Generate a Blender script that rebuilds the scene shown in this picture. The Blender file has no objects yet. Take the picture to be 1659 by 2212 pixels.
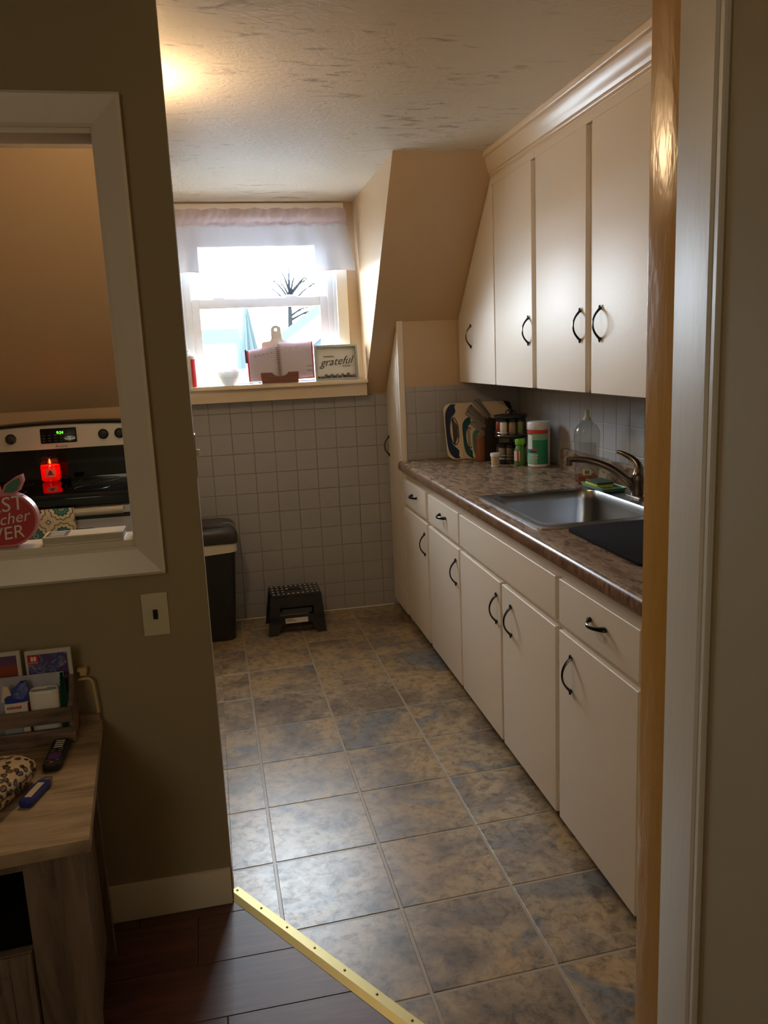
import bpy, bmesh, math, random
from mathutils import Vector, Matrix
random.seed(7)
SC = bpy.context.scene
COL = SC.collection
def lin(c):
    return tuple(((v/255)/12.92 if v/255 <= .04045 else (((v/255)+.055)/1.055)**2.4) for v in c)
# ------------------------------------------------------------------ camera
YAW, PIT, ROL, FPX = 0.2032, -0.1915, -0.0443, 1764.1
f = Vector((math.sin(YAW)*math.cos(PIT), math.cos(YAW)*math.cos(PIT), math.sin(PIT)))
r = Vector((math.cos(YAW), -math.sin(YAW), 0)); u = r.cross(f)
c_, s_ = math.cos(ROL), math.sin(ROL)
r2 = c_*r + s_*u; u2 = -s_*r + c_*u
cam = bpy.data.objects.new('camera', bpy.data.cameras.new('camera')); COL.objects.link(cam)
M = Matrix((r2, u2, -f)).transposed().to_4x4(); M.translation = (0, 0, 1.5)
cam.matrix_world = M
cam.data.sensor_fit = 'HORIZONTAL'; cam.data.sensor_width = 36; cam.data.lens = FPX/1659*36
cam.data.clip_start = .02; cam.data.clip_end = 300
SC.camera = cam
# ------------------------------------------------------------------ light
W_ = bpy.data.worlds.new('sky'); SC.world = W_; W_.use_nodes = True
W_.node_tree.nodes['Background'].inputs[0].default_value = (.78, .90, 1.0, 1)
W_.node_tree.nodes['Background'].inputs[1].default_value = 38.0
KITCHEN_LAMP = 100.0      # emission of the frosted bulb
LIVING_FILL = 14        # watts, unseen fill light without a fixture, added behind the camera
SC.view_settings.view_transform = 'Standard'; SC.view_settings.look = 'None'
SC.view_settings.gamma = 1; SC.view_settings.use_curve_mapping = False
SC.view_settings.exposure = 0.5
SC.cycles.max_bounces = 8; SC.cycles.diffuse_bounces = 5; SC.cycles.glossy_bounces = 4
SC.cycles.transparent_max_bounces = 12; SC.cycles.transmission_bounces = 6
SC.cycles.sample_clamp_indirect = 6; SC.cycles.use_denoising = True
SC.cycles.caustics_reflective = False; SC.cycles.caustics_refractive = False
def light(name, kind, loc, energy, color, **k):
    d = bpy.data.lights.new(name, kind); d.energy = energy; d.color = color
    for a, b in k.items():
        if a != 'cyc': setattr(d, a, b)
    o = bpy.data.objects.new(name, d); COL.objects.link(o); o.location = loc
    return o
po = light('window_portal', 'AREA', (.32, 4.86, 1.80), 1, (1, 1, 1), shape='RECTANGLE', size=.80, size_y=.92)
po.rotation_euler = (math.radians(-90), 0, 0); po.data.cycles.is_portal = True
fill_l = light('living_fill', 'POINT', (-1.0, -1.0, 1.75), LIVING_FILL, lin((255, 236, 205)), shadow_soft_size=.35)

# ------------------------------------------------------------------ materials
MATS = {}
def mat(name, col, rough=.5, metal=0, bump=None, var=None, emit=None, spec=None, coat=0, sheen=0):
    if name in MATS: return MATS[name]
    m = bpy.data.materials.new(name); m.use_nodes = True; MATS[name] = m
    nt = m.node_tree; b = nt.nodes['Principled BSDF']
    b.inputs['Base Color'].default_value = (*lin(col), 1); b.inputs['Roughness'].default_value = rough
    b.inputs['Metallic'].default_value = metal
    if spec is not None: b.inputs['Specular IOR Level'].default_value = spec
    if coat: b.inputs['Coat Weight'].default_value = coat; b.inputs['Coat Roughness'].default_value = .08
    if sheen: b.inputs['Sheen Weight'].default_value = sheen
    g = nt.nodes.new('ShaderNodeNewGeometry')
    if var:  # (scale, second colour, stretch)
        mp = nt.nodes.new('ShaderNodeMapping'); nt.links.new(g.outputs['Position'], mp.inputs[0])
        mp.inputs['Scale'].default_value = var[2] if len(var) > 2 else (1, 1, 1)
        n = nt.nodes.new('ShaderNodeTexNoise'); n.inputs['Scale'].default_value = var[0]; n.inputs['Detail'].default_value = 6
        nt.links.new(mp.outputs[0], n.inputs['Vector'])
        rp = nt.nodes.new('ShaderNodeValToRGB'); rp.color_ramp.elements[0].position = .38; rp.color_ramp.elements[1].position = .62
        rp.color_ramp.elements[0].color = (*lin(col), 1); rp.color_ramp.elements[1].color = (*lin(var[1]), 1)
        nt.links.new(n.outputs[0], rp.inputs[0]); nt.links.new(rp.outputs[0], b.inputs['Base Color'])
    if bump:
        mp = nt.nodes.new('ShaderNodeMapping'); nt.links.new(g.outputs['Position'], mp.inputs[0])
        mp.inputs['Scale'].default_value = bump[2] if len(bump) > 2 else (1, 1, 1)
        n = nt.nodes.new('ShaderNodeTexNoise'); n.inputs['Scale'].default_value = bump[0]; n.inputs['Detail'].default_value = 4
        nt.links.new(mp.outputs[0], n.inputs['Vector'])
        bp = nt.nodes.new('ShaderNodeBump'); bp.inputs['Strength'].default_value = bump[1]; bp.inputs['Distance'].default_value = .003
        nt.links.new(n.outputs[0], bp.inputs['Height']); nt.links.new(bp.outputs[0], b.inputs['Normal'])
    if emit:
        b.inputs['Emission Color'].default_value = (*lin(emit[0]), 1); b.inputs['Emission Strength'].default_value = emit[1]
    return m
def ramp(nt, src, stops):
    rp = nt.nodes.new('ShaderNodeValToRGB'); e = rp.color_ramp.elements
    e[0].position, e[1].position = stops[0][0], stops[-1][0]; e[0].color, e[1].color = (*lin(stops[0][1]), 1), (*lin(stops[-1][1]), 1)
    for p, c in stops[1:-1]: q = e.new(p); q.color = (*lin(c), 1)
    nt.links.new(src, rp.inputs[0]); return rp
def posnode(nt, scale=(1, 1, 1), rnd=0, rot=(0, 0, 0)):
    g = nt.nodes.new('ShaderNodeNewGeometry'); src = g.outputs['Position']
    if rnd:
        oi = nt.nodes.new('ShaderNodeObjectInfo'); ml = nt.nodes.new('ShaderNodeMath'); ml.operation = 'MULTIPLY'; ml.inputs[1].default_value = rnd
        nt.links.new(oi.outputs['Random'], ml.inputs[0]); ad = nt.nodes.new('ShaderNodeVectorMath'); ad.operation = 'ADD'
        nt.links.new(src, ad.inputs[0]); nt.links.new(ml.outputs[0], ad.inputs[1]); src = ad.outputs[0]
    mp = nt.nodes.new('ShaderNodeMapping'); mp.inputs['Scale'].default_value = scale; mp.inputs['Rotation'].default_value = rot
    nt.links.new(src, mp.inputs[0]); return mp.outputs[0]
def noise(nt, vec, scale, detail=6, dist=0, rough=.5):
    n = nt.nodes.new('ShaderNodeTexNoise'); n.inputs['Scale'].default_value = scale; n.inputs['Detail'].default_value = detail
    n.inputs['Distortion'].default_value = dist; n.inputs['Roughness'].default_value = rough
    nt.links.new(vec, n.inputs['Vector']); return n.outputs[0]
def mixc(nt, fac, a, b, mode='MIX'):
    m = nt.nodes.new('ShaderNodeMix'); m.data_type = 'RGBA'; m.blend_type = mode
    for inp, v in ((m.inputs[0], fac), (m.inputs[6], a), (m.inputs[7], b)):
        if isinstance(v, (int, float)): inp.default_value = v
        elif isinstance(v, tuple): inp.default_value = (*lin(v), 1)
        else: nt.links.new(v, inp)
    return m.outputs[2]
def bumpn(nt, h, strength, dist=.003):
    bp = nt.nodes.new('ShaderNodeBump'); bp.inputs['Strength'].default_value = strength; bp.inputs['Distance'].default_value = dist
    nt.links.new(h, bp.inputs['Height']); nt.links.new(bp.outputs[0], nt.nodes['Principled BSDF'].inputs['Normal'])
def newm(name, rough=.5):
    m = bpy.data.materials.new(name); m.use_nodes = True; b = m.node_tree.nodes['Principled BSDF']; b.inputs['Roughness'].default_value = rough
    MATS[name] = m; return m, m.node_tree, b

CREAM = mat('cream cabinet paint', (230, 220, 205), .45, bump=(90, .12), spec=.32)
CREAM_TRIM = mat('cream trim paint', (232, 215, 188), .2, bump=(60, .08))
TAN = mat('tan wall paint', (196, 170, 136), .4, bump=(70, .10))
OLIVE = mat('beige living room paint', (158, 147, 120), .8, bump=(70, .10), spec=.15)
GOLD = mat('golden gloss paint', (200, 154, 80), .22, bump=(38, .5, (1, 1, .35)))
WHITE = mat('white trim paint', (226, 220, 205), .3, bump=(50, .08))
CASING = mat('white door casing paint', (206, 200, 186), .42, spec=.3, bump=(45, .3, (1, 1, .3)))
TILE = mat('painted grey wall tile', (166, 165, 166), .34, bump=(30, .06))
GROUT = mat('grey painted grout', (124, 122, 121), .6)
VINYL = mat('white vinyl sash', (225, 230, 235), .3)
STEEL = mat('brushed steel', (168, 170, 173), .26, 1, bump=(200, .05, (1, 8, 1)))
NICKEL = mat('dark nickel', (70, 66, 64), .22, 1)
BRONZE = mat('aged nickel faucet', (118, 108, 96), .28, 1)
BLACK = mat('black plastic', (26, 27, 29), .4)
BLACKGL = mat('black glass', (10, 10, 12), .06)
SHADEGAP = mat('painted recess shade', (25, 20, 16), .9)  # near-black colour stands in for shade under the cabinets and in the slot

m, nt, b = newm('plaster ceiling', .42)
v = posnode(nt); n1 = noise(nt, v, 3.2, 4); v2 = posnode(nt, (6, 20, 6), rot=(0, 0, .32)); n2 = noise(nt, v2, 1.0, 7, 1.3, .62)
st = ramp(nt, n2, [(.55, (0, 0, 0)), (.66, (255, 255, 255))]).outputs[0]
mk = ramp(nt, n1, [(.46, (0, 0, 0)), (.58, (255, 255, 255))]).outputs[0]
sm = mixc(nt, 1.0, st, mk, 'MULTIPLY')
nt.links.new(mixc(nt, sm, (230, 222, 206), (168, 156, 140)), b.inputs['Base Color'])
v3 = posnode(nt, (1, 1, 1)); n3 = noise(nt, v3, 22, 5, 2.0)
hh = mixc(nt, .35, n3, n2)
bumpn(nt, hh, .6, .008); CEIL = m

m, nt, b = newm('slate pattern vinyl', .3)
v = posnode(nt, rnd=9); a1 = noise(nt, v, 4.2, 9, .6, .62); a2 = noise(nt, v, 3.0, 7, .9, .62); a3 = noise(nt, v, 30, 8, .5, .72)
base = ramp(nt, a1, [(.32, (108, 94, 78)), (.45, (150, 131, 107)), (.53, (174, 154, 122)), (.62, (184, 156, 112)), (.70, (158, 136, 110))]).outputs[0]
blue = ramp(nt, a2, [(.56, (0, 0, 0)), (.64, (255, 255, 255))]).outputs[0]
bs = mixc(nt, blue, base, (124, 126, 126))
dk = ramp(nt, a3, [(.36, (120, 114, 108)), (.52, (235, 235, 235)), (.66, (255, 255, 255))]).outputs[0]
nt.links.new(mixc(nt, .8, bs, dk, 'MULTIPLY'), b.inputs['Base Color'])
bumpn(nt, a3, .10, .001)
rr_ = ramp(nt, a3, [(.3, (166, 166, 166)), (.7, (146, 146, 146))]); nt.links.new(rr_.outputs[0], b.inputs['Roughness']); b.inputs['Specular IOR Level'].default_value = .75; SLATE = m
FGROUT = mat('printed grout line', (164, 154, 138), .35)

m, nt, b = newm('dark red wood plank', .5)
v = posnode(nt, (1.6, 16, 1), rnd=5); g1 = noise(nt, v, 2.2, 8, 1.2, .6)
nt.links.new(ramp(nt, g1, [(.3, (52, 24, 20)), (.5, (82, 38, 30)), (.68, (104, 56, 44))]).outputs[0], b.inputs['Base Color'])
bumpn(nt, g1, .2, .001); b.inputs['Specular IOR Level'].default_value = 1.0; PLANK = m

m, nt, b = newm('brown mottled laminate', .26)
v = posnode(nt, (9, 3.2, 9)); l1 = noise(nt, v, 4.2, 9, .5, .68); l2 = noise(nt, posnode(nt), 60, 4)
nt.links.new(mixc(nt, .25, ramp(nt, l1, [(.34, (84, 66, 52)), (.47, (122, 100, 82)), (.56, (152, 130, 108)), (.7, (112, 92, 74))]).outputs[0], l2, 'OVERLAY'), b.inputs['Base Color'])
LAM = m
m, nt, b = newm('speckled laminate edge', .3)
l1 = noise(nt, posnode(nt, (1, 1, .6)), 55, 5, .5, .7)
nt.links.new(ramp(nt, l1, [(.35, (70, 50, 38)), (.5, (116, 88, 66)), (.65, (150, 118, 88))]).outputs[0], b.inputs['Base Color']); LAMEDGE = m

def wood(name, c0, c1, c2, sc, rough=.55, s=2.0):
    m, nt, b = newm(name, rough)
    g = noise(nt, posnode(nt, sc), s, 8, 1.0, .6)
    nt.links.new(ramp(nt, g, [(.32, c0), (.5, c1), (.68, c2)]).outputs[0], b.inputs['Base Color']); bumpn(nt, g, .3, .002); return m
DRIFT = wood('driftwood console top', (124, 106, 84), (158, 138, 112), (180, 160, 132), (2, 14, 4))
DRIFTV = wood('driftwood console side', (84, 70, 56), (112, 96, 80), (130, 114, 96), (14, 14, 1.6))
CRATE = wood('weathered crate wood', (78, 62, 52), (110, 92, 78), (138, 118, 102), (3, 20, 16))
KBLOCK = wood('knife block wood', (110, 62, 34), (140, 84, 48), (156, 98, 58), (20, 20, 3))

def glassy(name, tint=(255, 255, 255), gl=.08, rough=.0):
    m = bpy.data.materials.new(name); m.use_nodes = True; nt = m.node_tree; nt.nodes.clear()
    t = nt.nodes.new('ShaderNodeBsdfTransparent'); t.inputs[0].default_value = (*lin(tint), 1)
    g = nt.nodes.new('ShaderNodeBsdfGlossy'); g.inputs['Roughness'].default_value = rough
    lw0 = nt.nodes.new('ShaderNodeLayerWeight'); lw0.inputs[0].default_value = .5; pw = nt.nodes.new('ShaderNodeMath'); pw.operation = 'POWER'; pw.inputs[1].default_value = 4; nt.links.new(lw0.outputs['Facing'], pw.inputs[0])
    lw = nt.nodes.new('ShaderNodeMath'); lw.operation = 'MULTIPLY_ADD'; lw.inputs[1].default_value = .6; lw.inputs[2].default_value = .04; nt.links.new(pw.outputs[0], lw.inputs[0])
    mx = nt.nodes.new('ShaderNodeMixShader'); nt.links.new(lw.outputs[0], mx.inputs[0]); nt.links.new(t.outputs[0], mx.inputs[1]); nt.links.new(g.outputs[0], mx.inputs[2])
    o = nt.nodes.new('ShaderNodeOutputMaterial'); nt.links.new(mx.outputs[0], o.inputs[0]); MATS[name] = m; return m
GLASS = glassy('window glass'); CLEAR = glassy('clear plastic', (235, 236, 232), rough=.08)
AMBER = glassy('amber dish soap', (240, 170, 70), rough=.05); BLUEGL = glassy('blue glass', (60, 70, 190), rough=.05)
JARGL = glassy('candle jar glass', (255, 210, 200), rough=.03)
def sheer(name, col, tr, through=.45):
    m = bpy.data.materials.new(name); m.use_nodes = True; nt = m.node_tree; nt.nodes.clear()
    t = nt.nodes.new('ShaderNodeBsdfTransparent'); d = nt.nodes.new('ShaderNodeBsdfDiffuse'); l = nt.nodes.new('ShaderNodeBsdfTranslucent')
    d.inputs[0].default_value = (*lin(col), 1); l.inputs[0].default_value = (*lin(col), 1)
    a = nt.nodes.new('ShaderNodeMixShader'); a.inputs[0].default_value = through; nt.links.new(d.outputs[0], a.inputs[1]); nt.links.new(l.outputs[0], a.inputs[2])
    mx = nt.nodes.new('ShaderNodeMixShader'); mx.inputs[0].default_value = tr; nt.links.new(a.outputs[0], mx.inputs[1]); nt.links.new(t.outputs[0], mx.inputs[2])
    o = nt.nodes.new('ShaderNodeOutputMaterial'); nt.links.new(mx.outputs[0], o.inputs[0]); MATS[name] = m; return m
SHEER = sheer('sheer curtain', (216, 220, 234), .035, .09); SHEERP = sheer('gathered pink curtain', (216, 202, 212), .03, .10)

# ------------------------------------------------------------------ mesh helpers
def BM(): return bmesh.new()
def box(bm, x0, x1, y0, y1, z0, z1, bev=0, seg=2, mi=0):
    vs = [bm.verts.new((x, y, z)) for x in (x0, x1) for y in (y0, y1) for z in (z0, z1)]
    fs = [bm.faces.new([vs[i] for i in q]) for q in ((0, 1, 3, 2), (4, 6, 7, 5), (0, 4, 5, 1), (2, 3, 7, 6), (0, 2, 6, 4), (1, 5, 7, 3))]
    for q in fs: q.material_index = mi
    if bev:
        es = list({e for q in fs for e in q.edges})
        rs = bmesh.ops.bevel(bm, geom=es, offset=bev, segments=seg, affect='EDGES', profile=.7)
        for q in rs['faces']: q.material_index = mi
    return bm
def prism(bm, poly, axis, a0, a1, mi=0, bev=0):
    def P(p, a): return {'x': (a, p[0], p[1]), 'y': (p[0], a, p[1]), 'z': (p[0], p[1], a)}[axis]
    A = [bm.verts.new(P(p, a0)) for p in poly]; B = [bm.verts.new(P(p, a1)) for p in poly]
    fs = [bm.faces.new(A), bm.faces.new(B[::-1])]
    n = len(poly)
    for i in range(n): fs.append(bm.faces.new((A[i], B[i], B[(i+1) % n], A[(i+1) % n])))
    for q in fs: q.material_index = mi
    if bev: bmesh.ops.bevel(bm, geom=list({e for q in fs for e in q.edges}), offset=bev, segments=2, affect='EDGES', profile=.7)
    bmesh.ops.recalc_face_normals(bm, faces=bm.faces[:]); return bm
def loops(bm, ls, cap0=True, cap1=True, mi=0, closed=True):
    R = [[bm.verts.new(p) for p in l] for l in ls]; n = len(ls[0])
    for a, b2 in zip(R, R[1:]):
        for i in range(n if closed else n-1):
            q = bm.faces.new((a[i], a[(i+1) % n], b2[(i+1) % n], b2[i])); q.material_index = mi
    if cap0: q = bm.faces.new(R[0][::-1]); q.material_index = mi
    if cap1: q = bm.faces.new(R[-1]); q.material_index = mi
    return bm
def lathe(bm, prof, cx, cy, n=24, mi=0, sx=1, sy=1, cap0=True, cap1=True):
    return loops(bm, [[(cx+rr*sx*math.cos(2*math.pi*k/n), cy+rr*sy*math.sin(2*math.pi*k/n), z) for k in range(n)] for rr, z in prof], cap0, cap1, mi)
def tube(bm, pts, rad, n=8, mi=0, flat=None, cap=True):
    pts = [Vector(p) for p in pts]; ls = []; prev = None
    for i, p in enumerate(pts):
        t = (pts[min(i+1, len(pts)-1)]-pts[max(i-1, 0)]).normalized()
        if prev is None:
            up = Vector((0, 0, 1)) if abs(t.z) < .9 else Vector((0, 1, 0)); a = t.cross(up).normalized()
        else: a = (prev-t*prev.dot(t)).normalized()
        prev = a; b2 = t.cross(a); rr = rad[i] if isinstance(rad, (list, tuple)) else rad
        fx, fy = flat or (1, 1)
        ls.append([p+a*rr*fx*math.cos(2*math.pi*k/n)+b2*rr*fy*math.sin(2*math.pi*k/n) for k in range(n)])
    return loops(bm, ls, cap, cap, mi)
def rrect(cx, cy, hx, hy, rad, z, n=5):
    o = []
    for sx, sy, a in ((1, 1, 0), (-1, 1, 90), (-1, -1, 180), (1, -1, 270)):
        for k in range(n+1):
            t = math.radians(a+90*k/n); o.append((cx+sx*(hx-rad)+rad*math.cos(t), cy+sy*(hy-rad)+rad*math.sin(t), z))
    return o
def spline(pts, n=6):
    P = [Vector(p) for p in pts]; o = []
    for i in range(len(P)-1):
        a, b2, c, d = P[max(i-1, 0)], P[i], P[i+1], P[min(i+2, len(P)-1)]
        for k in range(n):
            t = k/n; o.append(.5*((2*b2)+(c-a)*t+(2*a-5*b2+4*c-d)*t*t+(3*b2-a-3*c+d)*t**3))
    o.append(P[-1]); return o
ROT = .0163
def shear(bm):
    for v in bm.verts: v.co.x += ROT*(v.co.y-3)
    return bm
WL = {}          # world location of each root/part; None = geometry is written in the root's own frame
def tag(o, label=None, cat=None, group=None, kind=None):
    for k, v in (('label', label), ('category', cat), ('group', group), ('kind', kind)):
        if v: o[k] = v
    return o
def thing(name, loc, label, cat, group=None, rotz=0, local=False, kind=None):
    o = bpy.data.objects.new(name, None); COL.objects.link(o); o.location = loc; o.rotation_euler.z = rotz
    o.empty_display_size = .05
    WL[o] = None if local else Vector(loc)
    return tag(o, label, cat, group, kind)
def add(name, bm, mats, parent=None, sh=False, smooth=True, loc=None, label=None, ang=35, rotz=0):
    """link bm (written in world coordinates, or in the root's frame when that root is local) as ONE object"""
    if sh: shear(bm)
    if parent is not None:
        w = WL[parent]
        if w is not None: bmesh.ops.translate(bm, verts=bm.verts[:], vec=-w)
    me = bpy.data.meshes.new(name); bmesh.ops.recalc_face_normals(bm, faces=bm.faces[:]); bm.to_mesh(me); bm.free()
    for q in (mats if isinstance(mats, (list, tuple)) else [mats]): me.materials.append(q)
    if smooth:
        for p in me.polygons: p.use_smooth = True
        me.set_sharp_from_angle(angle=math.radians(ang))
    o = bpy.data.objects.new(name, me); COL.objects.link(o)
    if parent is not None: o.parent = parent; WL[o] = WL[parent]
    else: WL[o] = Vector((0, 0, 0))
    if loc: o.location = loc
    if label: o['label'] = label
    return o
def solo(name, bm, mats, base, label, cat, group=None, sh=False, **k):
    """a top-level thing that is one mesh, origin at its base"""
    if sh: shear(bm)
    bmesh.ops.translate(bm, verts=bm.verts[:], vec=-Vector(base))
    o = add(name, bm, mats, **k); o.location = base; WL[o] = Vector(base)
    return tag(o, label, cat, group)
def struct(name, bm, mats, label=None, sh=False, **k):
    o = add(name, bm, mats, sh=sh, **k); o['kind'] = 'structure'
    if label: o['label'] = label
    return o
def S(x, y, z): return (x+ROT*(y-3), y, z)
def text_bm(s, size, ext=.0006, shear_=0, facing='-y', at=(0, 0, 0), align='CENTER', tilt=0, offset=0):
    cu = bpy.data.curves.new('t', 'FONT'); cu.body = s; cu.size = size; cu.extrude = ext; cu.shear = shear_; cu.align_x = align; cu.align_y = 'CENTER'; cu.offset = offset
    cu.resolution_u = 3
    ob = bpy.data.objects.new('t', cu); COL.objects.link(ob); bpy.context.view_layer.update()
    me = bpy.data.meshes.new_from_object(ob.evaluated_get(bpy.context.evaluated_depsgraph_get()))
    bpy.data.objects.remove(ob); bm = bmesh.new(); bm.from_mesh(me); bpy.data.meshes.remove(me)
    R = {'-y': Matrix.Rotation(math.pi/2, 4, 'X'), '-x': Matrix(((0, 0, -1, 0), (-1, 0, 0, 0), (0, 1, 0, 0), (0, 0, 0, 1))), 'z': Matrix.Identity(4)}[facing]
    bm.transform(Matrix.Translation(at) @ R @ Matrix.Rotation(tilt, 4, 'Z')); return bm
def merge(a, b2, mi=None):
    me = bpy.data.meshes.new('x'); 
    if mi is not None:
        for q in b2.faces: q.material_index = mi
    b2.to_mesh(me); b2.free(); a.from_mesh(me); bpy.data.meshes.remove(me); return a

# ------------------------------------------------------------------ room shell
ZC, ZD = 2.354, 2.33
YS, YW, ZK = 3.64, 4.68, 1.278        # crease of the slope on the ceiling, back wall, foot of the slope
def slope_y(z): return YS+(ZC-z)*(YW-YS)/(ZC-ZK)
def slope_z(y): return ZC-(y-YS)*(ZC-ZK)/(YW-YS)
TA, TU = Vector((-.046, 2.167)), Vector((.54, -.842)).normalized()   # line of the threshold strip
TN = Vector((-TU.y, TU.x))                                            # towards the kitchen
def clip(poly, px, py, nx, ny):
    out = []; n = len(poly)
    for i in range(n):
        a, b2 = poly[i], poly[(i+1) % n]; da = (a[0]-px)*nx+(a[1]-py)*ny; db = (b2[0]-px)*nx+(b2[1]-py)*ny
        if da >= 0: out.append(a)
        if (da > 0 > db) or (da < 0 < db):
            t = da/(da-db); out.append((a[0]+(b2[0]-a[0])*t, a[1]+(b2[1]-a[1])*t))
    return out
def area(p): return abs(sum(p[i][0]*p[(i+1) % len(p)][1]-p[(i+1) % len(p)][0]*p[i][1] for i in range(len(p))))/2 if len(p) > 2 else 0
def slab(poly, z0, z1, ch=.001):
    bm = BM(); cx = sum(p[0] for p in poly)/len(poly); cy = sum(p[1] for p in poly)/len(poly)
    ins = []
    n = len(poly)
    for i in range(n):
        v = Vector((cx-poly[i][0], cy-poly[i][1])); v = v.normalized()*min(ch*1.4, v.length*.4); ins.append((poly[i][0]+v.x, poly[i][1]+v.y))
    L = [[(p[0], p[1], z0) for p in poly], [(p[0], p[1], z1-ch*.5) for p in poly], [(p[0], p[1], z1) for p in ins]]
    return loops(bm, L)
bm = BM(); box(bm, -2.5, 2.0, -2.2, 4.85, -.12, -.0015)
FLOOR = struct('floor', bm, FGROUT, 'slate pattern vinyl tile floor of the kitchen and dark wood floor in front')
g = .0045
xs = [.08+.323*k for k in range(-6, 6)]
for i, x0 in enumerate(xs):
    for j in range(-3, 10):
        y0 = 1.64+.3155*j; sk = .035*(x0-.4)
        c4 = [(x0+g, y0+sk+g), (x0+.323-g, y0+sk+.011+g), (x0+.323-g, y0+.3155+sk+.011-g), (x0+g, y0+.3155+sk-g)]
        pieces = []
        q = clip(c4, -.046, 0, 1, 0)
        q = clip(q, TA.x, TA.y, TN.x, TN.y) if len(q) > 2 else []
        pieces.append(q)
        q = clip(c4, -.046, 0, -1, 0)
        pieces.append(clip(q, 0, 2.17, 0, 1) if len(q) > 2 else [])
        for q in pieces:
            q = clip(q, 0, 4.70, 0, -1) if len(q) > 2 else []
            q = clip(q, 1.70, 0, -1, 0) if len(q) > 2 else []
            if area(q) > .002: add('tile', slab(q, -.004, 0, .0015), SLATE, FLOOR, smooth=False)
for j in range(-1, 22):
    y1 = 1.885+.185*(1-j)
    y0 = y1-.185; x = -2.45-random.random()*.9
    while x < .9:
        x2 = x+1.22
        q = [(x+.0012, y0+.0012), (x2-.0012, y0+.0012), (x2-.0012, y1-.0012), (x+.0012, y1-.0012)]
        q = clip(q, 0, 2.13, 0, -1); q = clip(q, TA.x, TA.y, -TN.x, -TN.y) if q else []
        q = clip(q, -2.45, 0, 1, 0) if len(q) > 2 else []
        q = clip(q, .75, 0, -1, 0) if len(q) > 2 else []
        if area(q) > .002: add('plank', slab(q, -.004, -.0002, .0012), PLANK, FLOOR, smooth=False)
        x = x2
q = clip([(-2.45, -2.15), (.75, -2.15), (.75, 2.13), (-2.45, 2.13)], TA.x, TA.y, -TN.x, -TN.y)
add('underlay', slab(q, -.004, -.0012, .001), mat('dark underlay', (30, 16, 14), .8), FLOOR, smooth=False)
# ceiling: flat part and the lower dormer ceiling
bm = BM(); prism(bm, [(-2.2, ZC), (YS, ZC), (YW+.02, ZD), (4.85, ZD), (4.85, 2.5), (-2.2, 2.5)], 'x', -2.5, 2.0)
struct('ceiling', bm, CEIL, 'off-white hand-textured plaster ceiling')
# slopes either side of the dormer
for nm, xa, xb_, xc in (('wall_right_slope', .858, .886, 2.0), ('wall_left_slope', -.22, -.22, -2.5)):
    bm = BM()
    A = [(xa+.004, YS, ZC+.02), (xa, YS, ZC), (xb_, YW, ZK), (xb_, YW+.1, ZK), (xa, YW+.1, ZC+.02)]
    B = [(xc, p[1], p[2]) for p in A]
    loops(bm, [A, B]); struct(nm, bm, TAN, 'tan painted sloping ceiling beside the dormer', smooth=False)
WX0, WX1, WZ0, WZ1 = -.11, .753, 1.345, 2.24       # window opening
bm = BM(); box(bm, -2.5, 2.0, YW, 4.80, -.1, ZK); box(bm, -.24, WX0, YW, 4.80, ZK, 2.36); box(bm, WX1, .95, YW, 4.80, ZK, 2.36)
box(bm, WX0, WX1, YW, 4.80, ZK, WZ0); box(bm, WX0, WX1, YW, 4.80, WZ1, 2.36)
WB = struct('wall_back', bm, [TAN], 'tan back wall with grey painted tile below the window', smooth=False)
def tile_piece(parent, P0, U, V, N, u0, u1, v0, v1, th, m_, sh):
    gp = .0013; ch = .0016
    def pt(a, b2, c): return Vector(P0)+Vector(U)*a+Vector(V)*b2+Vector(N)*c
    u0 += gp; u1 -= gp; v0 += gp; v1 -= gp
    bm = BM()
    L = [[pt(*q, h) for q in ((u0+k, v0+k), (u1-k, v0+k), (u1-k, v1-k), (u0+k, v1-k))] for h, k in ((0, 0), (th-.0008, 0), (th, ch))]
    loops(bm, L, cap0=False)
    o = add('tile', bm, m_, parent, sh=sh, smooth=False); return o
def tile_wall(parent, P0, U, V, N, us, vs, th, sh=False):
    for a, b2 in zip(us, us[1:]):
        for c, d in zip(vs, vs[1:]): tile_piece(parent, P0, U, V, N, a, b2, c, d, th, TILE, sh)
us = [-.40]+[-.01+.1185*k for k in range(-3, 9)]+[1.035]
vs = [0, .090, .170]+[.170+.1152*k for k in range(1, 10)]+[1.272]
bm = BM(); box(bm, -.40, 1.04, YW-.008, YW+.01, 0, 1.273)
tb = add('grout', bm, GROUT, WB, smooth=False)
tile_wall(WB, (0, YW-.008, 0), (1, 0, 0), (0, 0, 1), (0, -1, 0), us, vs, .0036)
bm = BM(); tube(bm, [(-.4, YW-.009, .004), (1.0, YW-.009, .004)], .005, 6)
add('caulk_line', bm, WHITE, WB)
# short end wall at the far end of the counter
YE = 4.31
bm = BM(); prism(bm, [(YE, 0), (YE+.05, 0), (YE+.05, slope_z(YE+.05)), (YE, slope_z(YE))], 'x', 1.008, 2.0)
WE = struct('wall_end', bm, TAN, 'short tan wall with grey tile at the far end of the counter', sh=True, smooth=False)
tile_wall(WE, (0, YE, 0), (1, 0, 0), (0, 0, 1), (0, -1, 0), [1.012, 1.067, 1.182, 1.298, 1.412, 1.53, 1.66], [.921, .958, 1.062, 1.175, 1.288, 1.318], .003, True)
# right wall with backsplash tile
bm = BM(); box(bm, 1.66, 2.0, 1.2, 4.7, -.1, 2.37)
WR = struct('wall_right', bm, TAN, 'right kitchen wall with grey painted tile under the cupboards', sh=True, smooth=False)
tile_wall(WR, (1.66, 0, 0), (0, 1, 0), (0, 0, 1), (-1, 0, 0), [1.95]+[3.035+.1185*k for k in range(-9, 11)]+[4.305], [.921, .935, 1.05, 1.164, 1.278, 1.338], .003, True)
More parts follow.
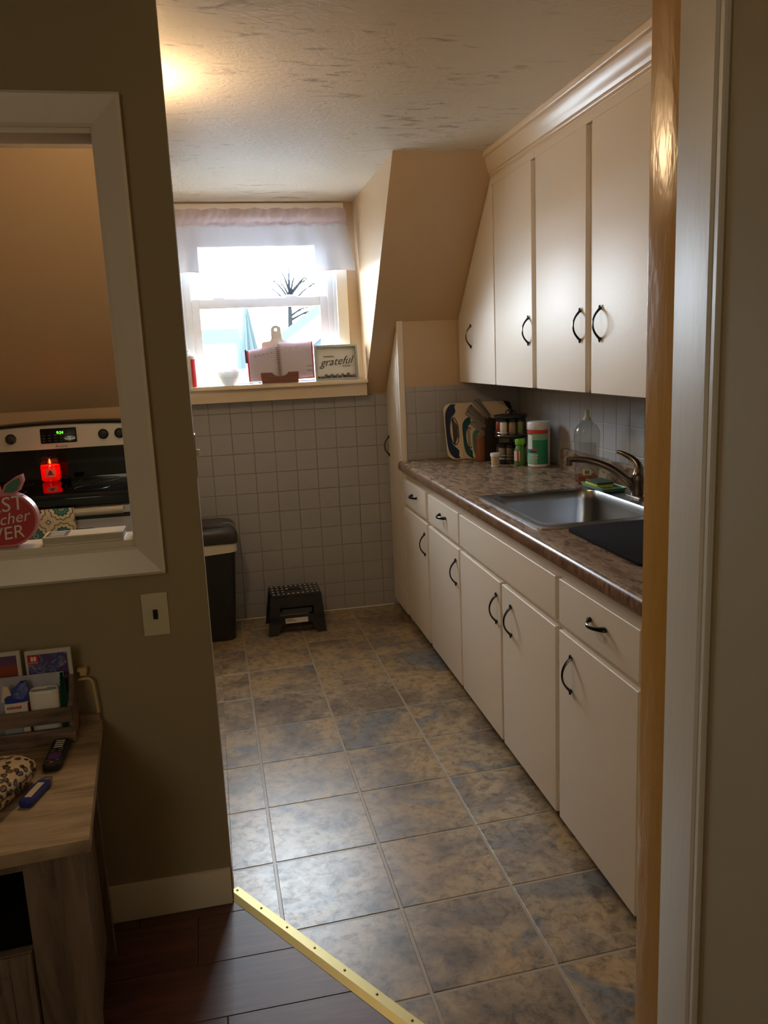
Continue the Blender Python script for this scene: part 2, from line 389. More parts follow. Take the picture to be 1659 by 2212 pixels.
# kitchen left wall, living room walls
bm = BM(); box(bm, -1.9, -1.75, 2.2, 4.75, -.1, 2.4); struct('wall_left', bm, TAN, smooth=False)
bm = BM(); box(bm, -2.5, -2.4, -2.2, 2.2, -.1, 2.4); struct('wall_left_living', bm, OLIVE, smooth=False)
bm = BM(); box(bm, -2.5, 2.0, -2.2, -2.1, -.1, 2.4); struct('wall_front', bm, OLIVE, smooth=False)
# partition with the pass-through
OX0, OX1, OZ0, OZ1, PY0, PY1 = -1.34, -.217, 1.064, 2.03, 2.12, 2.215
bm = BM(); box(bm, -2.5, OX0, PY0, PY1, -.1, 2.4); box(bm, OX1, -.046, PY0, PY1, -.1, 2.4); box(bm, OX0, OX1, PY0, PY1, -.1, OZ0-.018); box(bm, OX0, OX1, PY0, PY1, OZ1+.018, 2.4)
struct('wall_partition', bm, OLIVE, 'beige partition wall with a white framed pass-through', smooth=False)
# lining of the pass-through
bm = BM(); box(bm, OX0, OX1, PY0-.002, PY1+.012, OZ0-.018, OZ0, .002); box(bm, OX0, OX1, PY0-.002, PY1+.004, OZ1, OZ1+.018, .002)
box(bm, OX1-.0, OX1+.016, PY0-.002, PY1+.004, OZ0-.018, OZ1+.018, .002); box(bm, OX0-.016, OX0, PY0-.002, PY1+.004, OZ0-.018, OZ1+.018, .002)
T1 = struct('trim_1', bm, WHITE, 'white painted lining and casing of the pass-through')
def cas(x0, x1, z0, z1, inw):       # mitred casing: sloping face, thick outer edge
    pass
w = .072
O = [(OX0-w, OZ0-w-.018), (OX1+w, OZ0-w-.018), (OX1+w, OZ1+w+.012), (OX0-w, OZ1+w+.012)]
I = [(OX0-.002, OZ0-.016), (OX1+.002, OZ0-.016), (OX1+.002, OZ1+.012), (OX0-.002, OZ1+.012)]
nm = ['bottom', 'right', 'top', 'left']
for k in range(4):
    a, b2, c, d = O[k], O[(k+1) % 4], I[(k+1) % 4], I[k]
    def lerp(p, q, t): return (p[0]+(q[0]-p[0])*t, p[1]+(q[1]-p[1])*t)
    prof = [(0, 0), (0, .024), (.10, .030), (.90, .013), (1, .009), (1, 0)]
    bm = BM(); L = []
    for t, h in prof:
        p, q = lerp(a, d, t), lerp(b2, c, t); L.append([(p[0], PY0-h, p[1]), (q[0], PY0-h, q[1])])
    V = [[bm.verts.new(x) for x in l] for l in L]
    for A2, B2 in zip(V, V[1:]): bm.faces.new((A2[0], A2[1], B2[1], B2[0]))
    bm.faces.new([v[0] for v in V][::-1]); bm.faces.new([v[1] for v in V])
    add('casing_board', bm, WHITE, T1, smooth=False)
bm = BM(); box(bm, -2.4, -.05, PY0-.014, PY0, 0, .106, .003)
struct('baseboard_left', bm, WHITE, 'white painted baseboard under the partition')
# right side: end of the partition (golden), door casing, shadowed wall
P0, P1 = Vector((.69, 1.215)), Vector((.69, 1.13)); th = math.radians(11); D = Vector((-math.sin(th), -math.cos(th))); Nn = Vector((D.y, -D.x)); Nn = -Nn if Nn.x > 0 else Nn
bm = BM(); prism(bm, [(.69, 1.215), (.69, 1.13), (1.9, 1.13), (1.9, 1.215)], 'z', -.1, 2.4, bev=.003)
struct('wall_right_end', bm, GOLD, 'glossy golden painted wall end at the right of the opening')
# casing width so that it ends on the sight line measured in the room
Lc = (.69-.6755*1.13)/(D.x-.6755*D.y)*-1 if False else (.6755*1.13-.69)/(D.x-.6755*D.y)
prof = [(0, 0), (0, .006), (.006, .009), (Lc*.80, .009), (Lc*.82, .002), (Lc*.90, .002), (Lc*.92, .010), (Lc*.985, .010), (Lc, .006), (Lc, -.006), (.0, -.006)]
bm = BM(); prism(bm, [tuple(P1+D*a+Nn*b2*.6) for a, b2 in prof], 'z', 0, 2.354)
struct('trim_2', bm, CASING, 'tall white door casing at the right edge')
q0 = P1+D*(Lc*.9)-Nn*.001; q1 = P1+D*3.3-Nn*.001
bm = BM(); prism(bm, [tuple(P1+D*.02-Nn*.006), tuple(P1+D*(Lc*.9)-Nn*.006), tuple(q0), tuple(q1), (1.9, q1.y), (1.9, 1.13)], 'z', -.1, 2.4)
struct('wall_right_living', bm, OLIVE, 'shadowed wall right of the door casing', smooth=False)

# ------------------------------------------------------------------ window
WIN = struct('window_1', prism(BM(), [(WX0, WZ0), (WX0+.02, WZ0), (WX0+.02, WZ1-.02), (WX1-.02, WZ1-.02), (WX1-.02, WZ0), (WX1, WZ0), (WX1, WZ1), (WX0, WZ1)], 'y', 4.685, 4.80), VINYL, 'white double-hung window in the dormer')
def sash(name, x0, x1, z0, z1, gx0, gx1, gz0, gz1, y0, y1):
    bm = BM()
    box(bm, x0, gx0, y0, y1, z0, z1, .003); box(bm, gx1, x1, y0, y1, z0, z1, .003)
    box(bm, gx0, gx1, y0, y1, z0, gz0, .003); box(bm, gx0, gx1, y0, y1, gz1, z1, .003)
    s = add(name, bm, VINYL, WIN)
    bm = BM(); box(bm, gx0-.005, gx1+.005, (y0+y1)/2, (y0+y1)/2+.003, gz0-.005, gz1+.005); add('pane', bm, GLASS, s, smooth=False)
    return s
sash('upper_sash', -.075, .72, 1.80, 2.22, .005, .648, 1.84, 2.115, 4.755, 4.785)
ls = sash('lower_sash', -.052, .70, 1.372, 1.832, -.008, .655, 1.448, 1.782, 4.712, 4.745)
for x in (.10, .50):
    bm = BM(); box(bm, x-.035, x+.035, 4.716, 4.742, 1.832, 1.840, .002); box(bm, x-.032, x+.012, 4.722, 4.732, 1.838, 1.846, .002); add('sash_lock', bm, VINYL, ls)
bm = BM(); box(bm, -.09, -.052, 4.70, 4.75, 1.36, 2.22, .002); box(bm, .70, .735, 4.70, 4.75, 1.36, 2.22, .002); box(bm, .742, .75, 4.69, 4.76, 1.36, 2.22, .001)
add('window_track', bm, VINYL, WIN)
bm = BM(); box(bm, -.165, WX0+.005, 4.66, 4.69, 1.36, 2.30, .004); box(bm, WX1-.005, .808, 4.66, 4.69, 1.36, 2.30, .004); box(bm, -.165, .808, 4.658, 4.69, 2.235, 2.322, .004)
add('window_frame', bm, mat('window casing paint', (240, 232, 216), .3), WIN)
bm = BM(); box(bm, -.21, .884, 4.565, 4.70, 1.342, 1.365, .006); add('window_sill', bm, CREAM_TRIM, WIN)
bm = BM(); box(bm, -.21, .882, 4.60, 4.675, 1.272, 1.342, .004); add('apron', bm, CREAM_TRIM, WIN)
# valance
bm = BM(); nx, L = 90, []
zs = [2.29, 2.275, 2.262, 2.25, 2.235, 2.222, 2.212, 2.205, 2.19, 2.15, 2.10, 2.05, 2.0, 1.962, 1.955]
rows = []
for j, z in enumerate(zs):
    t = max(0, (2.205-z)/.25); row = []
    for i in range(nx+1):
        s = i/nx; x = (-.14-.01*t)+s*(.955+.045*t)-(0 if z < 2.2 else 0)
        a = .004+.010*t
        y = 4.628-.035*t+a*math.sin(s*38+1.3*math.sin(s*9))+(.006*math.sin(s*140+j) if j < 8 else 0)-(.010 if j in (5, 6) else 0)
        zz = z+(.004*math.sin(s*55+j) if j < 8 else 0)+(.006*math.sin(s*7+.6)+.004*math.sin(s*17) if j > 11 else 0)
        row.append(bm.verts.new((x, y, zz)))
    rows.append(row)
for j in range(len(rows)-1):
    for i in range(nx):
        q = bm.faces.new((rows[j][i], rows[j][i+1], rows[j+1][i+1], rows[j+1][i])); q.material_index = 0 if (7 <= j < len(rows)-2) else 1
CUR = solo('valance', bm, [SHEER, SHEERP], (.34, 4.62, 1.955), 'sheer pale pink valance across the top of the window', 'curtain', ang=180)
bm = BM(); tube(bm, [(-.15, 4.648, 2.245), (.815, 4.648, 2.245)], .007, 10); tube(bm, [(.812, 4.648, 2.245), (.812, 4.665, 2.245)], .005, 8)
add('curtain_rod', bm, WHITE, CUR)

# ------------------------------------------------------------------ light fitting in the kitchen
t = thing('ceiling_light', (-.20, 2.76, 2.354), 'warm frosted bulb on a white ceiling rose behind the partition', 'lamp')
bm = BM(); lathe(bm, [(.07, 2.354), (.07, 2.344), (.05, 2.325), (.022, 2.318), (.022, 2.285)], -.20, 2.76, 24); add('ceiling_rose', bm, WHITE, t)
bm = BM(); lathe(bm, [(.012, 2.285), (.03, 2.27), (.045, 2.245), (.05, 2.22), (.042, 2.19), (.02, 2.172), (.004, 2.168)], -.20, 2.76, 20)
add('bulb', bm, mat('glowing bulb', (255, 230, 190), .5, emit=((255, 214, 164), KITCHEN_LAMP)), t)

# ------------------------------------------------------------------ cabinets
def pull(parent, x, y, z, vertical=True, h=.05):
    """arched pull on a face looking to -x"""
    bm = BM(); pts = []
    for k in range(-8, 9):
        s = k/8; o = .026*(1-abs(s)**2.2)+.004
        pts.append((x-o, y, z+s*h) if vertical else (x-o, y+s*h, z-.002*(1-s*s)))
    rad = [.0038+.0022*abs(k/8)**3 for k in range(-8, 9)]
    tube(bm, pts, rad, 8, flat=(1.25, .8) if vertical else (.8, 1.4))
    for s in (-1, 1):
        if vertical:
            box(bm, x-.008, x, y-.005, y+.005, z+s*h-.005, z+s*h+.005, .002); tube(bm, [(x-.005, y, z+s*h), (x-.005, y, z+s*(h+.011))], [.005, .003], 8)
        else:
            box(bm, x-.008, x, y+s*h-.005, y+s*h+.005, z-.006, z+.006, .002); tube(bm, [(x-.005, y+s*h, z), (x-.005, y+s*(h+.010), z)], [.006, .004], 8)
    return add('handle', bm, NICKEL, parent, sh=True)
def hinge(parent, x, y, z):
    bm = BM(); tube(bm, [(x, y, z-.022), (x, y, z+.022)], .0045, 8); box(bm, x-.001, x+.010, y-.010, y+.010, z-.024, z+.024, .001)
    add('hinge', bm, CREAM, parent, sh=True)
FX, BT = 1.0, .020      # face frame plane, door thickness
def base_cabinet(label, y0, y1, doors, drawers, panels=()):
    c = thing('base_cabinet', S(1.0, (y0+y1)/2, 0), label, 'cabinet', 'cream base cabinets under the counter')
    bm = BM(); box(bm, FX, FX+.02, y0, y1, .05, .874)
    for yy in (y0, y1-.016): box(bm, FX+.02, 1.655, yy, yy+.016, .05, .80)
    box(bm, FX+.02, 1.655, y0+.016, y1-.016, .05, .066)
    add('body', bm, CREAM, c, sh=True, smooth=False)
    bm = BM(); box(bm, FX+.06, FX+.075, y0, y1, 0, .05); add('toe_kick', bm, SHADEGAP, c, sh=True, smooth=False)
    for ya, yb, hy, hg in doors:
        bm = BM(); box(bm, FX-BT, FX-.0005, ya, yb, .052, .668, .005, 3); d = add('door', bm, CREAM, c, sh=True)
        pull(d, FX-BT, hy, .560)
        for z in (.14, .585): hinge(c, FX-.008, hg, z)
    for ya, yb in drawers:
        bm = BM(); box(bm, FX-BT, FX-.0005, ya, yb, .690, .826, .005, 3); d = add('drawer', bm, CREAM, c, sh=True)
        pull(d, FX-BT, (ya+yb)/2-.02, .768, False, .045)
    for ya, yb in panels:
        bm = BM(); box(bm, FX-BT, FX-.0005, ya, yb, .690, .826, .005, 3); add('drawer_front', bm, CREAM, c, sh=True)
    return c
base_cabinet('narrow cream base cabinet with one drawer, farthest along the counter by the tall closet', 3.782, 4.304, [(3.800, 4.298, 3.835, 4.294)], [(3.81, 4.298)])
base_cabinet('cream base cabinet with one drawer and door, between the sink cabinet and the farthest one', 3.232, 3.780, [(3.243, 3.765, 3.283, 3.770)], [(3.243, 3.760)])
base_cabinet('wide cream sink cabinet with two doors under a long blank front', 2.188, 3.230, [(2.712, 3.222, 2.748, 3.216), (2.205, 2.692, 2.592, 2.200)], [], [(2.205, 3.222)])
base_cabinet('cream base cabinet nearest the door casing, drawer with a dark arched pull above its door', 1.25, 2.186, [(1.697, 2.178, 2.086, 1.690)], [(1.693, 2.178)])
# upper cabinets
UX = 1.335
def yz_clip(poly): # keep below the sloping ceiling
    n = Vector((-(ZC-ZK), -(YW-YS))).normalized(); return clip(poly, YS, ZC-.001, n.x, n.y)
def upper_cabinet(label, y0, y1, doors):
    c = thing('wall_cabinet', S(1.335, (y0+y1)/2, 1.335), label, 'cabinet', 'cream wall cabinets above the counter')
    bm = BM(); prism(bm, yz_clip([(y0, 1.34), (y1, 1.34), (y1, 2.353), (y0, 2.353)]), 'x', UX, 1.6585)
    add('body', bm, CREAM, c, sh=True, smooth=False)
    bm = BM(); prism(bm, yz_clip([(y0, 2.2265), (y1, 2.2265), (y1, 2.353), (y0, 2.353)]), 'x', UX-.017, UX-.0002)
    add('frieze', bm, CREAM, c, sh=True, smooth=False)
    for ya, yb, hy, hg in doors:
        poly = yz_clip([(ya, 1.332), (yb, 1.332), (yb, 2.225), (ya, 2.225)])
        if len(poly) > 4 or yb > 4: poly = [(p[0]-(.006 if p[0] > ya+.01 else 0), p[1]) for p in poly]
        bm = BM(); prism(bm, poly, 'x', UX-.020, UX-.0004, bev=.004); d = add('door', bm, CREAM, c, sh=True)
        pull(d, UX-.020, hy, 1.567)
        for z in (1.46, 2.05 if yb < 3.8 else 1.95): hinge(c, UX-.007, hg, z)
    return c
upper_cabinet('far cream wall cabinet, its top corner cut off by the sloping ceiling', 3.205, 4.305, [(3.706, 4.30, 4.066, 3.700), (3.229, 3.690, 3.227, 3.695)][:1]+[(3.229, 3.690, 3.262, 3.697)])
upper_cabinet('near cream wall cabinet, two tall doors with arched pulls side by side', 1.25, 3.203, [(2.722, 3.182, 2.758, 3.188), (2.20, 2.674, 2.60, 2.195), ])
# crown
prof = [(1.334, 2.252), (1.322, 2.252), (1.317, 2.256), (1.317, 2.262), (1.312, 2.265), (1.309, 2.270), (1.309, 2.275), (1.303, 2.277), (1.300, 2.282)]
prof += [(1.299-.028*t-.003*math.sin(t*math.pi), 2.284+.046*t) for t in [k/6 for k in range(7)]]
prof += [(1.260, 2.333), (1.257, 2.338), (1.257, 2.3535), (1.334, 2.3535)]
bm = BM()
nS = 40; ys_ = [1.25]+[3.66]
A = [(x+.0, ys_[0], z) for x, z in prof]; B = [(x, slope_y(z)-.001, z) for x, z in prof]
loops(bm, [A, B]); struct('trim_3', bm, CREAM_TRIM, 'cream crown moulding along the wall cabinets', sh=True)
# tall closet beyond the counter
c = thing('tall_closet', S(1.0, 4.5, 0), 'tall narrow cream closet, slanted top, between counter end and tiled back wall', 'cabinet')
bm = BM(); prism(bm, [(4.305, .05), (4.672, .05), (4.672, slope_z(4.672)-.002), (4.305, slope_z(4.305)-.002)], 'x', .996, 1.008); add('body', bm, CREAM, c, sh=True, smooth=False)
bm = BM(); prism(bm, [(4.345, .045), (4.664, .045), (4.664, slope_z(4.664)-.012), (4.345, slope_z(4.345)-.012)], 'x', .978, .9955, bev=.004); d = add('door', bm, CREAM, c, sh=True)
pull(d, .978, 4.628, .972)
for z in (.2, 1.50): hinge(c, .986, 4.337, z)
bm = BM(); box(bm, .978, .998, 4.307, 4.330, .045, 1.68, .004); add('stile', bm, CREAM, c, sh=True)
bm = BM(); box(bm, 1.05, 1.062, 4.31, 4.67, 0, .05); add('toe_kick', bm, SHADEGAP, c, sh=True, smooth=False)

# ------------------------------------------------------------------ countertop with sink cut-out
SX0, SX1, SY0, SY1 = 1.035, 1.575, 2.425, 3.045
CT = thing('countertop', S(1.3, 2.8, .875), 'brown mottled laminate countertop with a pale worn front edge', 'countertop')
bm = BM()
nose = [(.972, .875), (.957, .877), (.955, .884), (.955, .906), (.958, .914), (.964, .919), (.972, .921), (SX0, .921), (SX0, .875)]
V0 = [(x, 1.25, z) for x, z in nose]; V1 = [(x, 4.306, z) for x, z in nose]; loops(bm, [V0, V1])
for x0, x1, y0, y1 in ((SX0, 1.657, SY1, 4.306), (SX0, 1.657, 1.25, SY0), (SX1, 1.657, SY0, SY1)): box(bm, x0, x1, y0, y1, .875, .921)
for q in bm.faces:
    if q.calc_center_median().x < .961 and q.calc_center_median().z < .913: q.material_index = 1
add('slab', bm, [LAM, LAMEDGE], CT, sh=True)
bm = BM(); prism(bm, [(1.630, .9212), (1.630, 1.005), (1.636, 1.013), (1.6565, 1.013), (1.6565, .9212)], 'y', 1.95, 3.675); add('upstand', bm, LAM, CT, sh=True, label='raised laminate strip along the wall behind the sink')
# sink
SK = thing('kitchen_sink', S(1.3, 2.73, .921), 'stainless steel drop-in sink set in the brown counter', 'sink')
cx, cy, hx, hy = 1.305, 2.735, .293, .335
bx, by, bhx, bhy = 1.262, 2.728, .212, .285
L = [rrect(cx, cy, hx, hy, .03, .9215), rrect(cx, cy, hx-.002, hy-.002, .03, .9265), rrect(cx, cy, hx-.012, hy-.012, .028, .9285), rrect(bx, by, bhx+.012, bhy+.012, .075, .9265), rrect(bx, by, bhx+.004, bhy+.004, .07, .9285), rrect(bx, by, bhx, bhy, .065, .923)]
for d_, i_ in ((.03, .002), (.13, .008), (.155, .016), (.165, .032)): L.append(rrect(bx, by, bhx-i_, bhy-i_, .065, .923-d_))
L.append(rrect(bx, by, .05, .05, .045, .755)); bm = BM(); loops(bm, L, cap0=False)
add('basin', bm, STEEL, SK, sh=True, ang=50)
bm = BM(); lathe(bm, [(.043, .757), (.040, .760), (.032, .757), (.008, .756)], bx, by, 20); add('drain', bm, NICKEL, SK, sh=True)
# faucet
FA = thing('kitchen_faucet', S(1.555, 2.775, .9285), 'aged nickel single-lever faucet arching over the sink', 'faucet')
bm = BM(); loops(bm, [rrect(1.552, 2.775, .022, .075, .02, .9285), rrect(1.552, 2.775, .022, .075, .02, .934), rrect(1.552, 2.775, .016, .07, .015, .938)]); add('base_plate', bm, BRONZE, FA, sh=True)
bm = BM(); tube(bm, spline([(1.552, 2.775, .934), (1.552, 2.775, .965), (1.552, 2.774, 1.0), (1.553, 2.772, 1.025)], 4), [.024]*3+[.023]*3+[.0235]*3+[.021]*2+[.016]*2, 16); add('body', bm, BRONZE, FA, sh=True)
bm = BM(); pts = spline([(1.545, 2.778, .955), (1.515, 2.785, .995), (1.46, 2.81, 1.040), (1.40, 2.845, 1.066), (1.35, 2.88, 1.072), (1.325, 2.895, 1.070)], 5)
tube(bm, pts, [.016-.006*i/(len(pts)-1) for i in range(len(pts))], 12); tube(bm, [(1.330, 2.892, 1.076), (1.330, 2.892, 1.048)], [.0125, .012], 12)
add('spout', bm, BRONZE, FA, sh=True)
bm = BM(); pts = spline([(1.553, 2.770, 1.012), (1.556, 2.775, 1.045), (1.545, 2.80, 1.07), (1.522, 2.83, 1.088), (1.507, 2.85, 1.094)], 5)
tube(bm, pts, [.022-.016*(i/(len(pts)-1))**.7 for i in range(len(pts))], 12); add('lever', bm, BRONZE, FA, sh=True)
# drying mat and black rack corner
m, nt, b = newm('black ribbed mat', 1.0); b.inputs['Specular IOR Level'].default_value = .1; b.inputs['Base Color'].default_value = (*lin((30, 30, 33)), 1); bumpn(nt, noise(nt, posnode(nt, (1, 1, 1)), 260, 2), .6, .002)
bm = BM(); loops(bm, [rrect(1.325, 2.13, .237, .245, .03, .9212), rrect(1.325, 2.13, .237, .245, .03, .929), rrect(1.325, 2.13, .232, .24, .027, .931)])
solo('drying_mat', bm, m, S(1.325, 2.13, .9212), 'black fabric drying mat on the counter beside the sink', 'mat', sh=True)
bm = BM(); tube(bm, spline([(1.48, 2.34, .937), (1.40, 2.40, .937), (1.385, 2.395, .95), (1.385, 2.33, .965), (1.44, 2.10, .97)], 5), .0035, 8); tube(bm, spline([(1.395, 2.385, .958), (1.50, 2.36, .962), (1.55, 2.30, .962), (1.55, 2.10, .962)], 5), .0035, 8)
for k in range(7): tube(bm, [(1.40, 2.36-.035*k, .936), (1.40, 2.36-.035*k, .957), (1.548, 2.36-.035*k, .962)], .002, 6)
box(bm, 1.386, 1.40, 2.37, 2.40, .9315, .975, .003)
solo('dish_rack', bm, BLACK, S(1.45, 2.25, .9315), 'black wire dish rack corner on the drying mat', 'rack', sh=True)
# soap tray, sponge
TEALP = mat('pale green plastic', (120, 178, 148), .35)
bm = BM(); rx, ry = 1.528, 3.005
loops(bm, [rrect(rx, ry, .046, .103, .012, .9292), rrect(rx, ry, .053, .110, .014, .943), rrect(rx, ry, .048, .105, .012, .943), rrect(rx, ry, .043, .100, .010, .934)])
solo('sponge_tray', bm, TEALP, S(rx, ry, .9292), 'pale green plastic tray on the back corner of the sink', 'tray', sh=True)
sp = thing('sponge', S(1.518, 3.025, .9345), 'yellow sponge with a dark green scouring face in the tray', 'sponge')
m1, nt, b = newm('yellow sponge', .9); b.inputs['Base Color'].default_value = (*lin((206, 190, 60)), 1); bumpn(nt, noise(nt, posnode(nt), 160, 3), .9, .004)
m2, nt, b = newm('green scourer', .95); b.inputs['Base Color'].default_value = (*lin((54, 80, 66)), 1); bumpn(nt, noise(nt, posnode(nt), 220, 3), 1, .004)
def slabw(z0, z1, dx):
    L = []
    for z in (z0, z0+.002, z1-.002, z1):
        q = rrect(1.518+dx, 3.025, .036-(.002 if z in (z0, z1) else 0), .058-(.002 if z in (z0, z1) else 0), .008, 0); L.append([(p[0], p[1], z+.004*math.sin((p[1]-3.0)*50)) for p in q])
    return loops(BM(), L)
add('foam', slabw(.9395, .952, 0), m1, sp, sh=True); add('scouring_pad', slabw(.9522, .961, .002), m2, sp, sh=True)
# dish soap bottle
ds = thing('soap_bottle', S(1.535, 3.175, .9212), 'large clear dish soap bottle nearly empty, amber soap at its bottom', 'bottle')
bx_, by_ = 1.535, 3.175
prof = [(.034, .9215), (.040, .926), (.041, .95), (.043, 1.05), (.046, 1.12), (.045, 1.145), (.036, 1.166), (.018, 1.185), (.014, 1.192)]
bm = BM(); lathe(bm, prof, bx_, by_, 28, sx=1.15, sy=1.35, cap1=False); add('bottle_body', bm, CLEAR, ds, sh=True)
bm = BM(); lathe(bm, [(.031, .923), (.038, .928), (.039, .946), (.0385, .957)], bx_, by_, 28, sx=1.15, sy=1.35); add('liquid', bm, AMBER, ds, sh=True)
bm = BM(); lathe(bm, [(.0155, 1.190), (.0155, 1.200), (.010, 1.204), (.008, 1.222), (.009, 1.230), (.004, 1.233)], bx_, by_, 16); add('cap', bm, mat('pale cap', (206, 204, 178), .4), ds, sh=True)
bm = BM()
def arcpatch(bm, cx, cy, rad, sx, sy, a0, a1, z0, z1, n=8, mi=0):
    R = [[bm.verts.new((cx+rad*sx*math.cos(math.radians(a0+(a1-a0)*k/n)), cy+rad*sy*math.sin(math.radians(a0+(a1-a0)*k/n)), z)) for k in range(n+1)] for z in (z0, z1)]
    for k in range(n):
        q = bm.faces.new((R[0][k], R[0][k+1], R[1][k+1], R[1][k])); q.material_index = mi
arcpatch(bm, bx_, by_, .0440, 1.15, 1.35, 222, 262, .966, .990)
add('label_sticker', bm, mat('white sticker', (225, 222, 214), .5), ds, sh=True, label='white barcode sticker')
bm = BM()
for k in range(7): arcpatch(bm, bx_, by_, .0446, 1.15, 1.35, 232+3.1*k, 233.4+3.1*k+(k % 3)*.5, .970, .986, 1)
add('barcode', bm, BLACK, ds, sh=True)
bm = BM(); arcpatch(bm, bx_, by_, .0470, 1.12, 1.32, 15, 100, .985, 1.09, 8); add('rear_label', bm, sheer('mauve label', (176, 160, 170), .55), ds, sh=True, label='faded mauve label seen through the bottle')
# little clear cup behind the tray
bm = BM(); lathe(bm, [(.018, .9212), (.020, .923), (.024, .955), (.020, .972), (.010, .978)], 1.606, 3.085, 20, cap1=True)
solo('plastic_dome', bm, CLEAR, S(1.606, 3.085, .9212), 'small clear plastic dome between soap bottle and sink tray', 'container', sh=True)
# disinfecting wipes canister
wp = thing('wipes_canister', S(1.560, 3.76, .9212), 'tall white wipes canister with a green and red label', 'canister')
wx, wy = 1.556, 3.765; WPL = mat('white plastic', (226, 224, 220), .35)
bm = BM(); lathe(bm, [(.052, .9215), (.055, .925), (.055, 1.10), (.053, 1.104)], wx, wy, 32); add('canister_body', bm, WPL, wp, sh=True)
bm = BM(); lathe(bm, [(.0565, 1.104), (.0575, 1.108), (.0575, 1.135), (.055, 1.141), (.04, 1.142), (.012, 1.142)], wx, wy, 32); add('lid', bm, mat('white lid', (214, 214, 214), .35), wp, sh=True)
GRN = mat('label green', (40, 138, 104), .4); REDL = mat('label red', (206, 54, 40), .4); PALEG = mat('label pale green', (140, 186, 160), .4); NAVY = mat('label navy', (50, 60, 130), .4)
bm = BM(); arcpatch(bm, wx, wy, .0554, 1, 1, 150, 300, .936, 1.085, 20, 0); arcpatch(bm, wx, wy, .0558, 1, 1, 150, 300, 1.085, 1.103, 20, 1)
arcpatch(bm, wx, wy, .0557, 1, 1, 215, 300, 1.055, 1.084, 12, 2); arcpatch(bm, wx, wy, .0559, 1, 1, 178, 214, 1.01, 1.080, 8, 3)
arcpatch(bm, wx, wy, .0560, 1, 1, 200, 238, 1.004, 1.011, 8, 1); arcpatch(bm, wx, wy, .0560, 1, 1, 200, 232, .996, 1.003, 8, 4)
arcpatch(bm, wx, wy, .0556, 1, 1, 150, 240, .938, .990, 12, 2)
add('label_sleeve', bm, [GRN, REDL, PALEG, WPL, NAVY], wp, sh=True, label='green label with a red band')
bm = BM()
for k, s_t in enumerate(['FRESH', 'SCENT']):
    for i, ch in enumerate(s_t):
        a = math.radians(206+i*8.5); p = (wx+.0565*math.cos(a), wy+.0565*math.sin(a), .980-.014*k)
        tb_ = text_bm(ch, .014, .0003, facing='-y'); tb_.transform(Matrix.Translation(p) @ Matrix.Rotation(a+math.pi/2, 4, 'Z')); merge(bm, tb_)
add('lettering', bm, PALEG if False else WPL, wp, sh=True)
# green-capped vitamin bottle
vb = thing('vitamin_bottle', S(1.487, 3.845, .9212), 'small green-capped supplement bottle left of the wipes canister', 'bottle')
vx, vy = 1.487, 3.845; VG = mat('green plastic bottle', (84, 128, 62), .3)
bm = BM(); lathe(bm, [(.026, .9215), (.029, .925), (.0295, .985), (.027, 1.0), (.020, 1.018), (.018, 1.024)], vx, vy, 24); add('bottle_body', bm, VG, vb, sh=True)
bm = BM(); lathe(bm, [(.0235, 1.024), (.0245, 1.027), (.0245, 1.048), (.022, 1.052), (.006, 1.052)], vx, vy, 24); add('cap', bm, mat('lime green cap', (112, 190, 44), .4), vb, sh=True, label='lime green cap')
bm = BM(); arcpatch(bm, vx, vy, .0300, 1, 1, 175, 250, .945, .995, 12, 0); arcpatch(bm, vx, vy, .0303, 1, 1, 222, 238, .940, .996, 6, 1); add('label_sticker', bm, [mat('pale label', (216, 190, 184), .5), mat('crimson print', (176, 50, 56), .5)], vb, sh=True)
# small bottle standing between the two (grey-white sliver)
bm = BM(); lathe(bm, [(.020, .9212), (.022, .924), (.022, 1.0), (.018, 1.012), (.012, 1.016), (.012, 1.026), (.004, 1.028)], 1.556, 3.887, 20)
solo('pill_bottle', bm, mat('pale grey plastic', (196, 194, 196), .4), S(1.556, 3.887, .9212), 'pale grey bottle squeezed between supplement bottle and wipes canister', 'bottle', sh=True)
# small white cup
yc = thing('small_cup', S(1.36, 3.86, .9212), 'little white-lidded yellow and white cup in front of the spice rack', 'cup')
yx, yy = 1.362, 3.86
bm = BM(); lathe(bm, [(.019, .9215), (.020, .923), (.023, .973)], yx, yy, 24); add('cup_body', bm, mat('yellowish cup print', (214, 186, 130), .4, var=(60, (196, 186, 190))), yc, sh=True)
bm = BM(); lathe(bm, [(.0255, .973), (.0260, .976), (.0260, .985), (.024, .988), (.006, .988)], yx, yy, 24); add('lid', bm, WPL, yc, sh=True)
bm = BM(); lathe(bm, [(.0205, .9212), (.0212, .923), (.0215, .928), (.019, .9285)], yx, yy, 24); add('foot_rim', bm, WPL, yc, sh=True)

